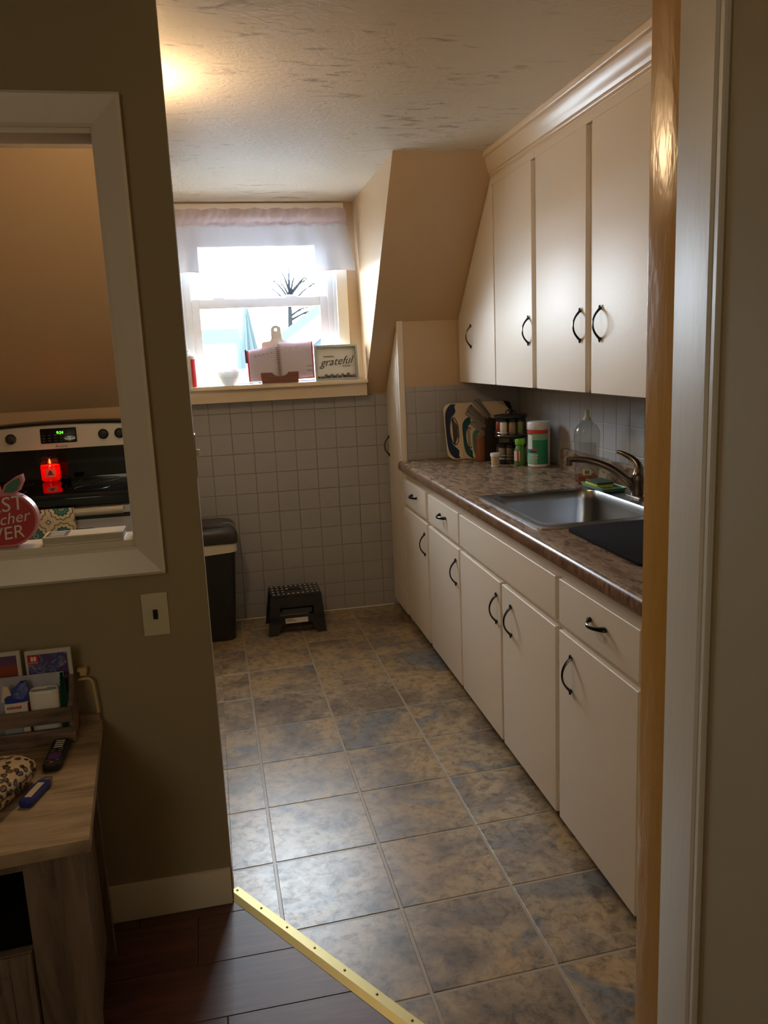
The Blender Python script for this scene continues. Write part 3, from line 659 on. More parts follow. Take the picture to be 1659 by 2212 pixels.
# ------------------------------------------------------------------ cutting boards leaning on the end wall
BOARD = mat('cream plastic board', (224, 206, 178), .45)
def cutting_board(label, x0, x1, z0, z1, yb, yt, mrim, th=.008):
    """rounded board with handle hole on its left side; leans from yb at the foot to yt at the top"""
    t = thing('cutting_board', ((x0+x1)/2+.02, yb, z0), label, 'cutting board', 'cutting boards leaning on the tiled end wall')
    H = z1-z0; W = x1-x0; cxm = (x0+x1)/2
    def lean(bm):
        for v in bm.verts: v.co.y = v.co.y+yb+(yt-yb)*(v.co.z-z0)/H
        return bm
    # outer outline (x,z) and a handle opening near the left edge
    out = [(p[0], p[1]) for p in rrect(cxm, (z0+z1)/2, W/2, H/2, H*.16, 0, 5)]
    out = [(x+(.010*math.cos((z-z0)/H*math.pi*2)*-1 if x < cxm-W*.3 else 0), z) for x, z in out]
    hc = (x0+.012+W*.085, (z0+z1)/2); hw, hh_ = .008+W*.036, H*.235
    inn = []
    for p in out:
        a = math.atan2(p[1]-hc[1], p[0]-hc[0]); inn.append((hc[0]+hw*math.cos(a), hc[1]+hh_*math.sin(a)))
    bm = BM()
    def ring(A, y): return [bm.verts.new((q[0], y, q[1])) for q in A]
    of, ob_, inf, inb = ring(out, 0), ring(out, th), ring(inn, 0), ring(inn, th); n = len(out)
    for i in range(n):
        j = (i+1) % n
        bm.faces.new((of[i], of[j], inf[j], inf[i])); bm.faces.new((ob_[j], ob_[i], inb[i], inb[j]))
        bm.faces.new((of[j], of[i], ob_[i], ob_[j])); bm.faces.new((inf[i], inf[j], inb[j], inb[i]))
    add('board', lean(bm), BOARD, t, sh=True)
    # coloured grip: a crescent along the left edge around the opening
    bm = BM(); n = 24; A, B = [], []
    for k in range(n+1):
        s = -1+2*k/n; z = (z0+z1)/2+s*H*.485; bow = .012*math.cos(s*math.pi/2)
        xo = x0+.002+(.035*abs(s)**6)-.004*math.cos(s*math.pi/2)
        wd = .012+W*.035+.030*math.exp(-((abs(s)-.72)/.18)**2)*(H/.29)
        A.append((xo, z)); B.append((min(xo+wd, max(xo+.004, hc[0]-hw*math.sqrt(max(0, 1-((z-hc[1])/hh_)**2))-.001)) if abs(z-hc[1]) < hh_ else xo+wd, z))
    V = [[bm.verts.new((q[0], y, q[1])) for q in P_] for P_ in (A, B) for y in (-.0015, th+.0015)]
    for a_, b_ in ((0, 2), (2, 3), (3, 1), (1, 0)):
        for k in range(n): bm.faces.new((V[a_][k], V[a_][k+1], V[b_][k+1], V[b_][k]))
    bm.faces.new((V[0][0], V[2][0], V[3][0], V[1][0])); bm.faces.new((V[0][-1], V[1][-1], V[3][-1], V[2][-1]))
    # ring around the opening
    bmr = BM(); tube(bmr, [(hc[0]+(hw+.003)*math.cos(a), th/2, hc[1]+(hh_+.003)*math.sin(a)) for a in [2*math.pi*k/24 for k in range(25)]], .0048, 6, cap=False); merge(bm, bmr)
    add('rubber_grip', lean(bm), mrim, t, sh=True)
    bm = BM()
    for sx_ in (1,):
        L = [(x1-.045, z1), (x1-.01, z1-.006), (x1, z1-.03), (x1, z1-.055), (x1-.02, z1-.04)]
        prism(bm, L, 'y', -.0015, th+.0015)
    add('corner_grip', lean(bm), mrim, t, sh=True)
    return t
NAVYR = mat('navy rubber', (28, 40, 74), .6); TEALR = mat('dark teal rubber', (20, 78, 84), .6); GREENR = mat('sea green rubber', (84, 140, 126), .6)
cutting_board('large cream cutting board with navy rubber grips, rearmost of three', 1.218, 1.600, .923, 1.218, 4.205, 4.285, NAVYR)
cutting_board('middle cream cutting board with dark teal rubber grip', 1.305, 1.56, .923, 1.145, 4.185, 4.252, TEALR)
cutting_board('smallest cream cutting board with sea green grip, front of three', 1.350, 1.50, .923, 1.085, 4.166, 4.212, GREENR)
# knife block with knives
kb = thing('knife_block', S(1.42, 4.04, .9212), 'slanted brown wooden knife block beside the cutting boards', 'knife block')
bm = BM(); prism(bm, [(1.348, .9215), (1.380, .9215), (1.380, 1.062), (1.348, 1.040)], 'y', 4.085, 4.150, bev=.002); add('wooden_face', bm, [KBLOCK], kb, sh=True)
bm = BM(); prism(bm, [(1.3805, .9215), (1.452, .9215), (1.460, 1.135), (1.405, 1.150), (1.3805, 1.075)], 'y', 4.075, 4.150, bev=.003)
add('block', bm, mat('dark block side', (40, 34, 32), .5), kb, sh=True)
kn = [(1.402, 4.10, 1.090, 1.288, 1.180), (1.406, 4.12, 1.105, 1.303, 1.198), (1.412, 4.135, 1.118, 1.318, 1.208), (1.416, 4.10, 1.140, 1.330, 1.236), (1.424, 4.13, 1.150, 1.358, 1.238), (1.395, 4.088, 1.052, 1.312, 1.128)]
KH = mat('dark steel knife handle', (150, 140, 132), .4, .3)
knl = ['lowest-seated thick', 'leftmost of the fan', 'second of the fan', 'third of the fan', 'topmost', 'rearmost']
lab = ['knife in the block, lowest of the upper fan of handles', 'knife in the block, second from the bottom of the fan', 'knife in the block, middle of the fan', 'knife in the block with the highest pale handle end', 'knife in the block, short handle at the right of the fan', 'thick knife handle sticking out low on the front of the block']
for k, (x, y, z, x2, z2) in enumerate(kn):
    t = thing('kitchen_knife', S(x2, y, z2), lab[k], 'knife', 'knives in the wooden block')
    a = Vector((x, y, z)); e = Vector((x2, y-.004, z2)); pp = [a.lerp(e, s) for s in (0, .1, .4, .7, .95, 1)]
    bm = BM(); tube(bm, pp, [.009, .010, .0105, .010, .011, .006], 8, flat=(.75, 1.15)); add('knife_handle', bm, KH, t, sh=True)
    bm = BM(); tube(bm, [a.lerp(e, .94), a.lerp(e, 1.02)], [.0108, .009], 8, flat=(.78, 1.18)); add('end_cap', bm, mat('polished steel', (190, 185, 175), .2, 1), t, sh=True)
# two-tier spice carousel
sr = thing('spice_rack', S(1.487, 3.973, .9212), 'black two-tier round spice carousel with chrome rails', 'rack')
rx_, ry_ = 1.487, 3.973
for zz, nm in ((.9215, 'base_tray'), (1.052, 'middle_tray'), (1.150, 'top_disc')):
    bm = BM(); lathe(bm, [(.080, zz), (.084, zz+.003), (.084, zz+.014), (.078, zz+.016), (.010, zz+.016)], rx_, ry_, 32); add(nm, bm, BLACK, sr, sh=True)
bm = BM(); tube(bm, [(rx_, ry_, .93), (rx_, ry_, 1.19)], .010, 12); tube(bm, [(rx_+.03*math.cos(a), ry_+.008*math.sin(a), 1.166+.024*math.sin(a)) for a in [math.pi*k/10 for k in range(11)]], .0035, 6); add('post', bm, BLACK, sr, sh=True)
CHR = mat('chrome wire', (210, 205, 200), .15, 1)
for zz in (.968, .985, 1.085, 1.10):
    bm = BM(); tube(bm, [(rx_+.086*math.cos(a), ry_+.086*math.sin(a), zz-.02) for a in [2*math.pi*k/32 for k in range(33)]], .0014, 6, cap=False); add('rail', bm, CHR, sr, sh=True)
sc_ = [(226, 216, 196), (150, 120, 90), (120, 128, 60), (60, 45, 36), (170, 90, 50), (214, 190, 120), (90, 66, 44), (130, 60, 40)]
nmz = ['pale powder', 'tan spice', 'green herbs', 'dark spice', 'rust spice', 'mustard powder', 'brown seed', 'red flakes']
for tier, zz in enumerate((.938, 1.069)):
    for k in range(8):
        a = math.radians(200+45*k+tier*12); x, y = rx_+.058*math.cos(a), ry_+.058*math.sin(a)
        front = math.cos(a-math.radians(225)) > -.2
        tnm = ['lower', 'upper'][tier]
        t = thing('spice_jar', S(x, y, zz), 'small glass jar of %s on the %s tier of the spice carousel' % (nmz[k], tnm), 'jar', 'spice jars in the carousel')
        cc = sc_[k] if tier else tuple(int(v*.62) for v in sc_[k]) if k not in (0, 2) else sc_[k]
        bm = BM(); lathe(bm, [(.0185, zz), (.0195, zz+.002), (.0195, zz+.058), (.016, zz+.064)], x, y, 14); add('jar_body', bm, mat('spice %d %d' % (k, tier), sc_[k] if tier else (sc_[k][0]*.6, sc_[k][1]*.6, sc_[k][2]*.6), .3), t, sh=True)  # lower tier: same spice colours, darkened to paint in the shade between trays
        bm = BM(); lathe(bm, [(.0190, zz+.064), (.0195, zz+.066), (.0195, zz+.078), (.012, zz+.079)], x, y, 14); add('jar_lid', bm, BLACK, t, sh=True)

# ------------------------------------------------------------------ window sill objects
# tin canister
tc = thing('tin_canister', (-.092, 4.62, 1.365), 'white tin canister with a red stripe at the left end of the sill', 'canister')
bm = BM(); lathe(bm, [(.046, 1.3655), (.047, 1.368), (.047, 1.515)], -.092, 4.62, 28); add('canister_body', bm, mat('cream enamel', (226, 220, 214), .3), tc)
bm = BM(); lathe(bm, [(.049, 1.515), (.050, 1.518), (.050, 1.53), (.045, 1.537), (.008, 1.538), (.008, 1.55), (.014, 1.556), (.010, 1.566), (.003, 1.568)], -.092, 4.62, 28); add('lid', bm, WPL, tc)
bm = BM(); arcpatch(bm, -.092, 4.62, .0476, 1, 1, 285, 318, 1.3665, 1.514, 6); arcpatch(bm, -.092, 4.62, .0476, 1, 1, 318, 350, 1.505, 1.514, 6); add('red_stripe', bm, mat('tin red', (190, 40, 44), .35), tc, label='red stripe')
# bowl
bw = thing('bowl', (.118, 4.60, 1.365), 'small white bowl with rows of grey dots on the window sill', 'bowl')
bm = BM(); lathe(bm, [(.026, 1.3655), (.030, 1.367), (.045, 1.385), (.058, 1.41), (.0655, 1.442), (.063, 1.442), (.054, 1.408), (.036, 1.384), (.010, 1.376)], .118, 4.60, 36); add('bowl_body', bm, sheer('white glazed china', (236, 236, 234), .0, .22), bw)
bm = BM()
for row, (zz, rr) in enumerate(((1.436, .0650), (1.428, .0632), (1.419, .0612), (1.409, .0588))):
    for k in range(26):
        a = 2*math.pi*(k+.5*(row % 2))/26; p = Vector((.118+rr*math.cos(a), 4.60+rr*math.sin(a), zz)); tt = Vector((-math.sin(a), math.cos(a), 0)); nn = Vector((math.cos(a), math.sin(a), -.25))
        vs_ = [bm.verts.new(p+nn*.0008+tt*.0022*math.cos(q)+Vector((0, 0, .0022*math.sin(q)))) for q in [math.pi*2*i/6 for i in range(6)]]; bm.faces.new(vs_)
o = add('painted_dots', bm, mat('grey gold dots', (156, 148, 138), .4), bw, smooth=False); o['kind'] = 'stuff'
bm = BM(); box(bm, .128, .162, 4.585, 4.60, 1.43, 1.452, .002)
solo('pink_packet', bm, mat('pink paper', (206, 140, 140), .6), (.145, 4.593, 1.43), 'small pink packet poking out of the bowl', 'packet')
bm = BM(); box(bm, .085, .118, 4.588, 4.60, 1.425, 1.448, .002)
solo('grey_card', bm, mat('grey paper', (150, 156, 158), .6), (.10, 4.594, 1.425), 'small grey card poking out of the bowl', 'card')
# cookbook stand
cs = thing('book_stand', (.395, 4.60, 1.365), 'paddle-shaped white book stand with a brown ledge on the sill', 'book stand')
out = []
cxs = .392
base_ = [(-.085, 1.37), (-.085, 1.578), (-.080, 1.588), (-.07, 1.592), (-.042, 1.594), (-.032, 1.600), (-.028, 1.612), (-.028, 1.648)]
arc = [(.028*math.cos(a), 1.652+.028*math.sin(a)) for a in [math.pi-math.pi*k/10 for k in range(11)]]
outl = base_+arc+[(-x, z) for x, z in base_[::-1]]
bm = BM()
hole = [(.008*math.cos(math.atan2(z-1.655, x)), 1.655+.008*math.sin(math.atan2(z-1.655, x))) for x, z in outl]
def Lean(y, z): return y+(z-1.37)*.22
rg = [[bm.verts.new((cxs+x, Lean(yy, z), z)) for x, z in P_] for P_, yy in ((outl, 4.585), (outl, 4.592))]
up = [i for i, (x, z) in enumerate(outl) if z > 1.61]
# front/back faces: lower panel polygon + ring around the hole
lo = [i for i, (x, z) in enumerate(outl) if z <= 1.613]
for yy, R_ in ((4.585, rg[0]), (4.592, rg[1])):
    bm.faces.new([R_[i] for i in lo])
    hv = {}
    ids = [lo[len(lo)//2-1]]+up+[lo[len(lo)//2]]
    ids = sorted(set(ids))
    H_ = [bm.verts.new((cxs+.008*math.cos(t_), Lean(yy, 1.655+.008*math.sin(t_)), 1.655+.008*math.sin(t_))) for t_ in [math.radians(235-290*k/(len(ids)-1)) for k in range(len(ids))]]
    for k in range(len(ids)-1): bm.faces.new((R_[ids[k]], R_[ids[k+1]], H_[k+1], H_[k]))
    bm.faces.new((R_[ids[0]], H_[0], H_[-1], R_[ids[-1]]))
n = len(outl)
for i in range(n): bm.faces.new((rg[0][i], rg[0][(i+1) % n], rg[1][(i+1) % n], rg[1][i]))
add('back_board', bm, mat('white metal', (222, 220, 214), .35), cs, smooth=False)
bm = BM(); lx0, lx1 = .292, .492
nt_ = [(lx0, 1.366), (lx1, 1.366), (lx1+.003, 1.424), (.44, 1.424)]+[(.395+.042*math.cos(a), 1.424-.022*math.sin(a)) for a in [math.pi*k/8 for k in range(1, 8)]]+[(.35, 1.424), (lx0-.003, 1.424)]
prism(bm, nt_, 'y', 4.562, 4.570); box(bm, lx0, lx1, 4.570, 4.60, 1.366, 1.374, .001)
add('ledge', bm, wood('brown stained ledge', (104, 62, 48), (126, 78, 62), (144, 94, 76), (2, 10, 16)), cs)
bm = BM(); tube(bm, [(.36, 4.60, 1.40), (.35, 4.655, 1.3665), (.43, 4.655, 1.3665), (.42, 4.60, 1.40)], .003, 6); add('rear_leg', bm, NICKEL, cs)
# planner
pl_ = thing('spiral_planner', (.395, 4.575, 1.376), 'open spiral-bound planner with blank white pages on the book stand', 'notebook')
PAPER = sheer('planner paper', (236, 230, 238), .0); COVER = mat('crimson cover', (200, 50, 66), .5); COVN = mat('slate cover edge', (70, 74, 92), .5)
def page(name, xa, xb_, za0, za1, zb0, zb1, ya, yb_, mm, th=.006):
    bm = BM(); q = [(xa, ya, za0), (xb_, yb_, zb0), (xb_, yb_+.03, zb1), (xa, ya+.03, za1)]
    q2 = [(x, y+th, z) for x, y, z in q]; loops(bm, [q, q2]); return add(name, bm, mm, pl_, smooth=False)
page('left_page', .232, .388, 1.382, 1.548, 1.383, 1.572, 4.572, 4.574, PAPER)
page('right_page', .400, .578, 1.384, 1.588, 1.392, 1.590, 4.574, 4.575, PAPER)
bm = BM(); loops(bm, [[(.224, 4.580, 1.379), (.385, 4.582, 1.381), (.385, 4.612, 1.570), (.2205, 4.610, 1.545)], [(.224, 4.584, 1.379), (.385, 4.586, 1.381), (.385, 4.616, 1.570), (.2205, 4.614, 1.545)]])
add('left_cover', bm, [COVER], pl_, smooth=False, label='crimson cover edge')
bm = BM(); loops(bm, [[(.402, 4.583, 1.381), (.586, 4.583, 1.384), (.586, 4.613, 1.584), (.402, 4.613, 1.578)], [(.402, 4.587, 1.381), (.586, 4.587, 1.384), (.586, 4.617, 1.584), (.402, 4.617, 1.578)]])
add('right_cover', bm, [COVER], pl_, smooth=False)
bm = BM(); loops(bm, [[(.2115, 4.608, 1.480), (.226, 4.608, 1.480), (.220, 4.609, 1.553), (.2105, 4.609, 1.551)], [(.2125, 4.611, 1.480), (.226, 4.611, 1.480), (.220, 4.612, 1.553), (.2105, 4.612, 1.551)]]); 
for v in bm.verts: v.co.y -= .030-(.012 if v.co.z > 1.5 else 0.0)
add('cover_band', bm, COVN, pl_, smooth=False, label='dark blue band on the cover')
bm = BM()
for k in range(17):
    z = 1.392+k*.0112; y = 4.572+.030*(z-1.38)/.2; tube(bm, [(.394+.009*math.cos(a), y-.002+.008*math.sin(a), z+.0015*math.sin(a)) for a in [2*math.pi*i/12 for i in range(13)]], .0013, 5, cap=False)
    box(bm, .381, .3835, y-.0035, y-.001, z-.0012, z+.0012); box(bm, .4045, .407, y-.0035, y-.001, z-.0012, z+.0012)
o = add('spiral_wire', bm, mat('brass wire', (150, 130, 110), .3, .8), pl_)
bm = BM()
for k in range(5): box(bm, .262+.022*k, .272+.022*k, 4.592-.0, 4.5925, 1.513+.004*k, 1.5155+.004*k)
for k in range(3): box(bm, .43+.03*k, .44+.03*k, 4.597, 4.5975, 1.556, 1.5575)
for k in range(2): box(bm, .545, .578, 4.5795, 4.580, 1.425+.025*k, 1.4275+.025*k)
for v in bm.verts: v.co.y = 4.5725+.030*(v.co.z-1.382)/.19-.0012+(.0004 if v.co.y % .001 > .0005 else 0)
add('handwriting', bm, mat('pencil grey', (90, 90, 100), .7), pl_, smooth=False)
# grateful frame
gf = thing('picture_frame', (.712, 4.60, 1.365), 'grey shadow-box frame reading grateful over a heap of stones', 'frame')
FR = mat('pale grey frame', (176, 182, 178), .5)
x0, x1, z0, z1 = .590, .832, 1.366, 1.560
bm = BM(); w_ = .012
box(bm, x0, x0+w_, 4.575, 4.615, z0, z1, .001); box(bm, x1-w_, x1, 4.575, 4.615, z0, z1, .001); box(bm, x0+w_, x1-w_, 4.575, 4.615, z0, z0+w_, .001); box(bm, x0+w_, x1-w_, 4.575, 4.615, z1-w_, z1, .001)
add('frame_border', bm, FR, gf)
bm = BM(); box(bm, x0+w_, x1-w_, 4.608, 4.613, z0+w_, z1-w_); add('backing', bm, mat('white card backing', (238, 238, 236), .7), gf, smooth=False)
bm = text_bm('grateful', .060, .0008, .45, '-y', (.712, 4.606, 1.468), tilt=.07); merge(bm, text_bm('THANKFUL', .012, .0006, 0, '-y', (.672, 4.606, 1.496))); merge(bm, text_bm('BLESSED', .012, .0006, 0, '-y', (.772, 4.606, 1.442)))
add('lettering', bm, mat('dark grey print', (70, 72, 76), .6), gf, smooth=False)
for k in range(20):
    rr = random.uniform(.007, .011); xx = .611+k*.0104+random.uniform(-.002, .002); zz = z0+w_+rr*.8+(.010 if k % 3 == 1 and 3 < k < 17 else 0)
    bm = BM(); bmesh.ops.create_icosphere(bm, subdivisions=1, radius=rr)
    for v in bm.verts: v.co = Vector((v.co.x*1.1+xx, v.co.y*.6+4.592+random.uniform(-.0005, .0005), v.co.z*.8+zz))
    add('stone', bm, mat('stone %d' % (k % 3), [(98, 92, 96), (132, 118, 116), (74, 72, 80)][k % 3], .7), gf)

# ------------------------------------------------------------------ stove
st_ = thing('stove', (-.778, 4.25, 0), 'silver freestanding electric range with a black glass top, seen through the pass-through', 'stove')
SIL = mat('silver enamel', (190, 184, 172), .35, .35); DOORW = mat('silver oven door', (180, 178, 180), .3, .4)
sx0, sx1 = -1.160, -.396
bm = BM(); box(bm, sx0, sx1, 3.93, 4.62, .02, .915, .004); add('body', bm, SIL, st_)
bm = BM(); box(bm, sx0-.004, sx1+.004, 3.885, 4.52, .915, .932, .006, 3); add('cooktop', bm, BLACKGL, st_)
bm = BM(); box(bm, sx0, sx1, 3.895, 3.93, .872, .914, .003); add('front_rail', bm, BLACKGL, st_)
bm = BM(); prism(bm, [(4.52, .932), (4.53, 1.09), (4.62, 1.09), (4.62, .932)], 'x', sx0, sx1); add('lower_backguard', bm, BLACKGL, st_, smooth=False)
n = 24; A, B = [], []
def top(x): s = (x+.778)/.382; return 1.205+.014*(1-s*s)
bm = BM(); xs_ = [sx0+(sx1-sx0)*k/n for k in range(n+1)]
loops(bm, [[(x, 4.50, 1.088), (x, 4.515, top(x)-.008), (x, 4.62, top(x)-.006), (x, 4.62, 1.088)] for x in xs_]); bg = add('control_panel', bm, SIL, st_)
bm = BM(); loops(bm, [[(x, 4.505, top(x)-.007), (x, 4.502, top(x)+.006), (x, 4.62, top(x)+.009), (x, 4.62, top(x)-.006)] for x in xs_]); add('top_trim', bm, BLACK, st_)
def pz(z): return 4.500+(z-1.088)*.14
bm = BM(); box(bm, -.868, -.690, 0, .004, 1.118, 1.194, .006); 
for v in bm.verts: v.co.y = v.co.y-.004+pz(v.co.z)
dp = add('display_panel', bm, BLACKGL, bg)
bm = text_bm('9:24', .020, .0004, .1, '-y', (-.772, pz(1.172)-.005, 1.170)); add('clock_digits', bm, mat('green digits', (90, 255, 60), .5, emit=((90, 255, 50), 3)), bg, smooth=False)
bm = text_bm('Amana', .022, .0004, .3, '-y', (-.772, pz(1.100)-.001, 1.100)); add('logo', bm, BLACK, bg, smooth=False)
bm = BM()
for k in range(6):
    for q in range(3): box(bm, -.858+k*.028, -.845+k*.028, pz(1.14)-.0052, pz(1.14)-.0048, 1.128+q*.014, 1.132+q*.014)
for v in bm.verts: v.co.y = pz(v.co.z)-.0050
add('panel_buttons', bm, mat('dim grey print', (110, 110, 112), .5), bg, smooth=False)
for xk in (-1.100, -1.012, -.557, -.475):
    bm = BM(); L = []
    for rr, dy in ((.027, 0), (.026, -.010), (.020, -.016), (.019, -.030), (.010, -.032)):
        L.append([(xk+rr*math.cos(a), pz(1.150)+dy, 1.150+rr*math.sin(a)) for a in [2*math.pi*k/20 for k in range(20)]])
    loops(bm, L); box(bm, xk-.005, xk+.005, pz(1.150)-.040, pz(1.150)-.028, 1.130, 1.170, .002); add('knob', bm, BLACK, bg)
bm = BM()
for xk in (-1.100, -1.012, -.557, -.475):
    box(bm, xk-.014, xk+.014, pz(1.19)-.001, pz(1.19)-.0005, 1.186, 1.189)
add('dial_marks', bm, BLACK, bg, smooth=False)
bm = BM()
for (x, y, rr) in ((-.98, 4.08, .10), (-.98, 4.36, .08), (-.58, 4.08, .08), (-.58, 4.36, .10)): tube(bm, [(x+rr*math.cos(a), y+rr*math.sin(a), .9322) for a in [2*math.pi*k/40 for k in range(41)]], .0012, 4, cap=False)
add('burner_rings', bm, mat('grey ring print', (34, 34, 37), .4), st_)
bm = BM(); box(bm, sx0+.004, sx1-.004, 3.895, 3.93, .24, .866, .006); od = add('oven_door', bm, DOORW, st_)
bm = BM(); loops(bm, [[(p[0], y, p[1]) for p in rrect(-.778, .615, .245-k, .155-k, .04, 0)] for y, k in ((3.8945, 0), (3.892, .003))]); add('door_window', bm, BLACKGL, od)
bm = BM(); box(bm, sx0+.004, sx1-.004, 3.892, 3.8945, .812, .832, .001); add('door_band', bm, BLACK, od)
bm = BM(); loops(bm, [[(x, 3.862+.014*math.cos(a), .852+.019*math.sin(a)) for a in [2*math.pi*k/16 for k in range(16)]] for x in [sx0+.03, sx0+.05]+[sx0+.05+(sx1-sx0-.1)*k/10 for k in range(1, 11)]+[sx1-.03]])
for x in (sx0+.05, sx1-.05): box(bm, x-.012, x+.012, 3.868, 3.896, .840, .862, .002)
add('door_handle', bm, SIL, od)
bm = BM(); box(bm, sx0+.004, sx1-.004, 3.9, 3.93, .05, .225, .006); add('drawer', bm, DOORW, st_)
# towel over the oven handle
m, nt, b = newm('medallion towel print', .9)
tcn = nt.nodes.new('ShaderNodeTexCoord'); mp = nt.nodes.new('ShaderNodeMapping'); nt.links.new(tcn.outputs['Object'], mp.inputs[0]); P = .118
mp.inputs['Location'].default_value = (P*.5-.052, 0, .098); 
def mth(op, a, b2=None, c=None):
    q = nt.nodes.new('ShaderNodeMath'); q.operation = op
    for k, v in enumerate((a, b2, c)):
        if v is None: continue
        if isinstance(v, (int, float)): q.inputs[k].default_value = v
        else: nt.links.new(v, q.inputs[k])
    return q.outputs[0]
sx_ = nt.nodes.new('ShaderNodeSeparateXYZ'); nt.links.new(mp.outputs[0], sx_.inputs[0])
uu = mth('SUBTRACT', mth('MULTIPLY', mth('FRACT', mth('DIVIDE', sx_.outputs[0], P)), 2), 1); vv = mth('SUBTRACT', mth('MULTIPLY', mth('FRACT', mth('DIVIDE', sx_.outputs[2], P)), 2), 1)
rad = mth('SQRT', mth('ADD', mth('MULTIPLY', uu, uu), mth('MULTIPLY', vv, vv)))
angn = mth('ARCTAN2', uu, vv); pet = mth('MULTIPLY', mth('SINE', mth('MULTIPLY', angn, 12)), .05); rp_ = mth('ADD', rad, pet)
r1 = nt.nodes.new('ShaderNodeValToRGB'); r1.color_ramp.interpolation = 'CONSTANT'; E_ = r1.color_ramp.elements
stops = [(0, (40, 100, 104)), (.12, (190, 184, 158)), (.18, (44, 104, 108)), (.36, (110, 150, 142)), (.42, (38, 96, 104)), (.58, (208, 198, 166)), (.82, (66, 58, 78)), (.88, (196, 184, 156)), (1.0, (206, 196, 166))]
E_[0].position, E_[1].position = 0, 1; E_[0].color, E_[1].color = (*lin(stops[0][1]), 1), (*lin(stops[-1][1]), 1)
for p_, c in stops[1:-1]: q = E_.new(p_); q.color = (*lin(c), 1)
nt.links.new(rp_, r1.inputs[0])
cor = mth('GREATER_THAN', rad, 1.16); mot = mth('GREATER_THAN', mth('SINE', mth('MULTIPLY', rad, 40)), .2)
nt.links.new(mixc(nt, mth('MULTIPLY', cor, mot), r1.outputs[0], (84, 80, 120)), b.inputs['Base Color'])
bm = BM(); prof = [(3.845, .60), (3.843, .70), (3.842, .80), (3.843, .855), (3.850, .874), (3.862, .8765), (3.874, .872), (3.880, .855), (3.884, .80), (3.884, .68)]
nx = 16; R_ = []
for y, z in prof: R_.append([bm.verts.new((-.850+.212*i/nx, y-(.004*math.sin(i*1.1+z*9) if y < 3.86 and z < .84 else 0), z)) for i in range(nx+1)])
for a_, b_ in zip(R_, R_[1:]):
    for i in range(nx): bm.faces.new((a_[i], a_[i+1], b_[i+1], b_[i]))
solo('dish_towel', bm, m, (-.744, 3.862, .80), 'cream dish towel printed with teal medallions over the oven handle', 'towel', ang=180)
# candle
cd = thing('jar_candle', (-.822, 4.42, .932), 'lit red jar candle glowing on the black cooktop', 'candle')
kx, ky = -.822, 4.42
wm = sheer('red glowing wax', (255, 50, 30), .0)
bm = BM(); lathe(bm, [(.043, .936), (.047, .940), (.047, 1.015), (.043, 1.014), (.043, .945), (.010, .944)], kx, ky, 28, cap0=True, cap1=True); add('wax', bm, wm, cd, label='glowing red wax')
bm = BM(); lathe(bm, [(.046, .9325), (.050, .936), (.050, 1.02), (.044, 1.038), (.042, 1.045), (.046, 1.050), (.045, 1.062), (.041, 1.062)], kx, ky, 28, cap1=False); add('jar', bm, JARGL, cd)
bm = BM(); lathe(bm, [(.001, .985), (.004, .992), (.0035, 1.0), (.0005, 1.012)], kx, ky, 10); add('flame', bm, mat('flame', (255, 190, 90), .5, emit=((255, 170, 70), 60)), cd)
bm = BM(); arcpatch(bm, kx, ky, .0505, 1, 1, 250, 305, .958, 1.0, 8); add('label_sticker', bm, sheer('candle label', (226, 196, 180), .0), cd)
bm = BM(); arcpatch(bm, kx, ky, .0508, 1, 1, 266, 288, .974, .984, 4); arcpatch(bm, kx, ky, .0508, 1, 1, 271, 284, .984, .991, 4); arcpatch(bm, kx, ky, .0508, 1, 1, 260, 295, .968, .9735, 4); add('label_print', bm, mat('dark red print', (120, 34, 28), .5), cd)
cl = light('candle_glow', 'POINT', (kx, ky, .992), .05, lin((255, 120, 60)), shadow_soft_size=.012)
bm = BM(); lathe(bm, [(.018, .9325), (.024, .935), (.027, .957), (.025, .957), (.021, .938), (.004, .936)], -.735, 4.31, 20)
solo('blue_glass_cup', bm, BLUEGL, (-.735, 4.31, .9325), 'small blue glass cup beside the red candle', 'glass')

# ------------------------------------------------------------------ pass-through ledge objects
ap = thing('apple_sign', (-.525, 2.165, OZ0), 'red wooden apple sign with white lettering standing on the pass-through ledge', 'sign')
PINK = mat('pink painted edge', (214, 138, 142), .35); APR = mat('apple red', (186, 50, 52), .4)
acx, acz = -.528, 1.134
def apple(sc):
    o = []
    for k in range(40):
        a = 2*math.pi*k/40; c, s = math.cos(a), math.sin(a)
        rr = .078*(1+.06*abs(c)**1.5-.10*math.exp(-((a-math.pi/2)/.32)**2)-.05*math.exp(-((a-3*math.pi/2)/.25)**2)); 
        o.append((acx+rr*c*sc*1.02, acz+rr*s*sc*.92))
    return o
bm = BM(); prism(bm, apple(1), 'y', 2.150, 2.182, bev=0); add('apple_body', bm, PINK, ap)
bm = BM(); prism(bm, apple(.92), 'y', 2.1475, 2.1505); add('apple_face', bm, APR, ap)
leaf = [(acx+.004, acz+.064), (acx+.016, acz+.088), (acx+.040, acz+.104), (acx+.058, acz+.110), (acx+.060, acz+.094), (acx+.048, acz+.070), (acx+.030, acz+.060)]
bm = BM(); prism(bm, leaf, 'y', 2.152, 2.180); add('leaf_border', bm, PINK, ap)
lc = (acx+.035, acz+.085); bm = BM(); prism(bm, [(lc[0]+(x-lc[0])*.72, lc[1]+(z-lc[1])*.72) for x, z in leaf], 'y', 2.149, 2.1525); add('leaf', bm, mat('leaf green', (62, 120, 88), .4), ap)
bm = BM(); tube(bm, [(acx, 2.166, acz+.060), (acx-.004, 2.166, acz+.085), (acx-.012, 2.166, acz+.098)], [.008, .007, .009], 8); add('stem', bm, PINK, ap)
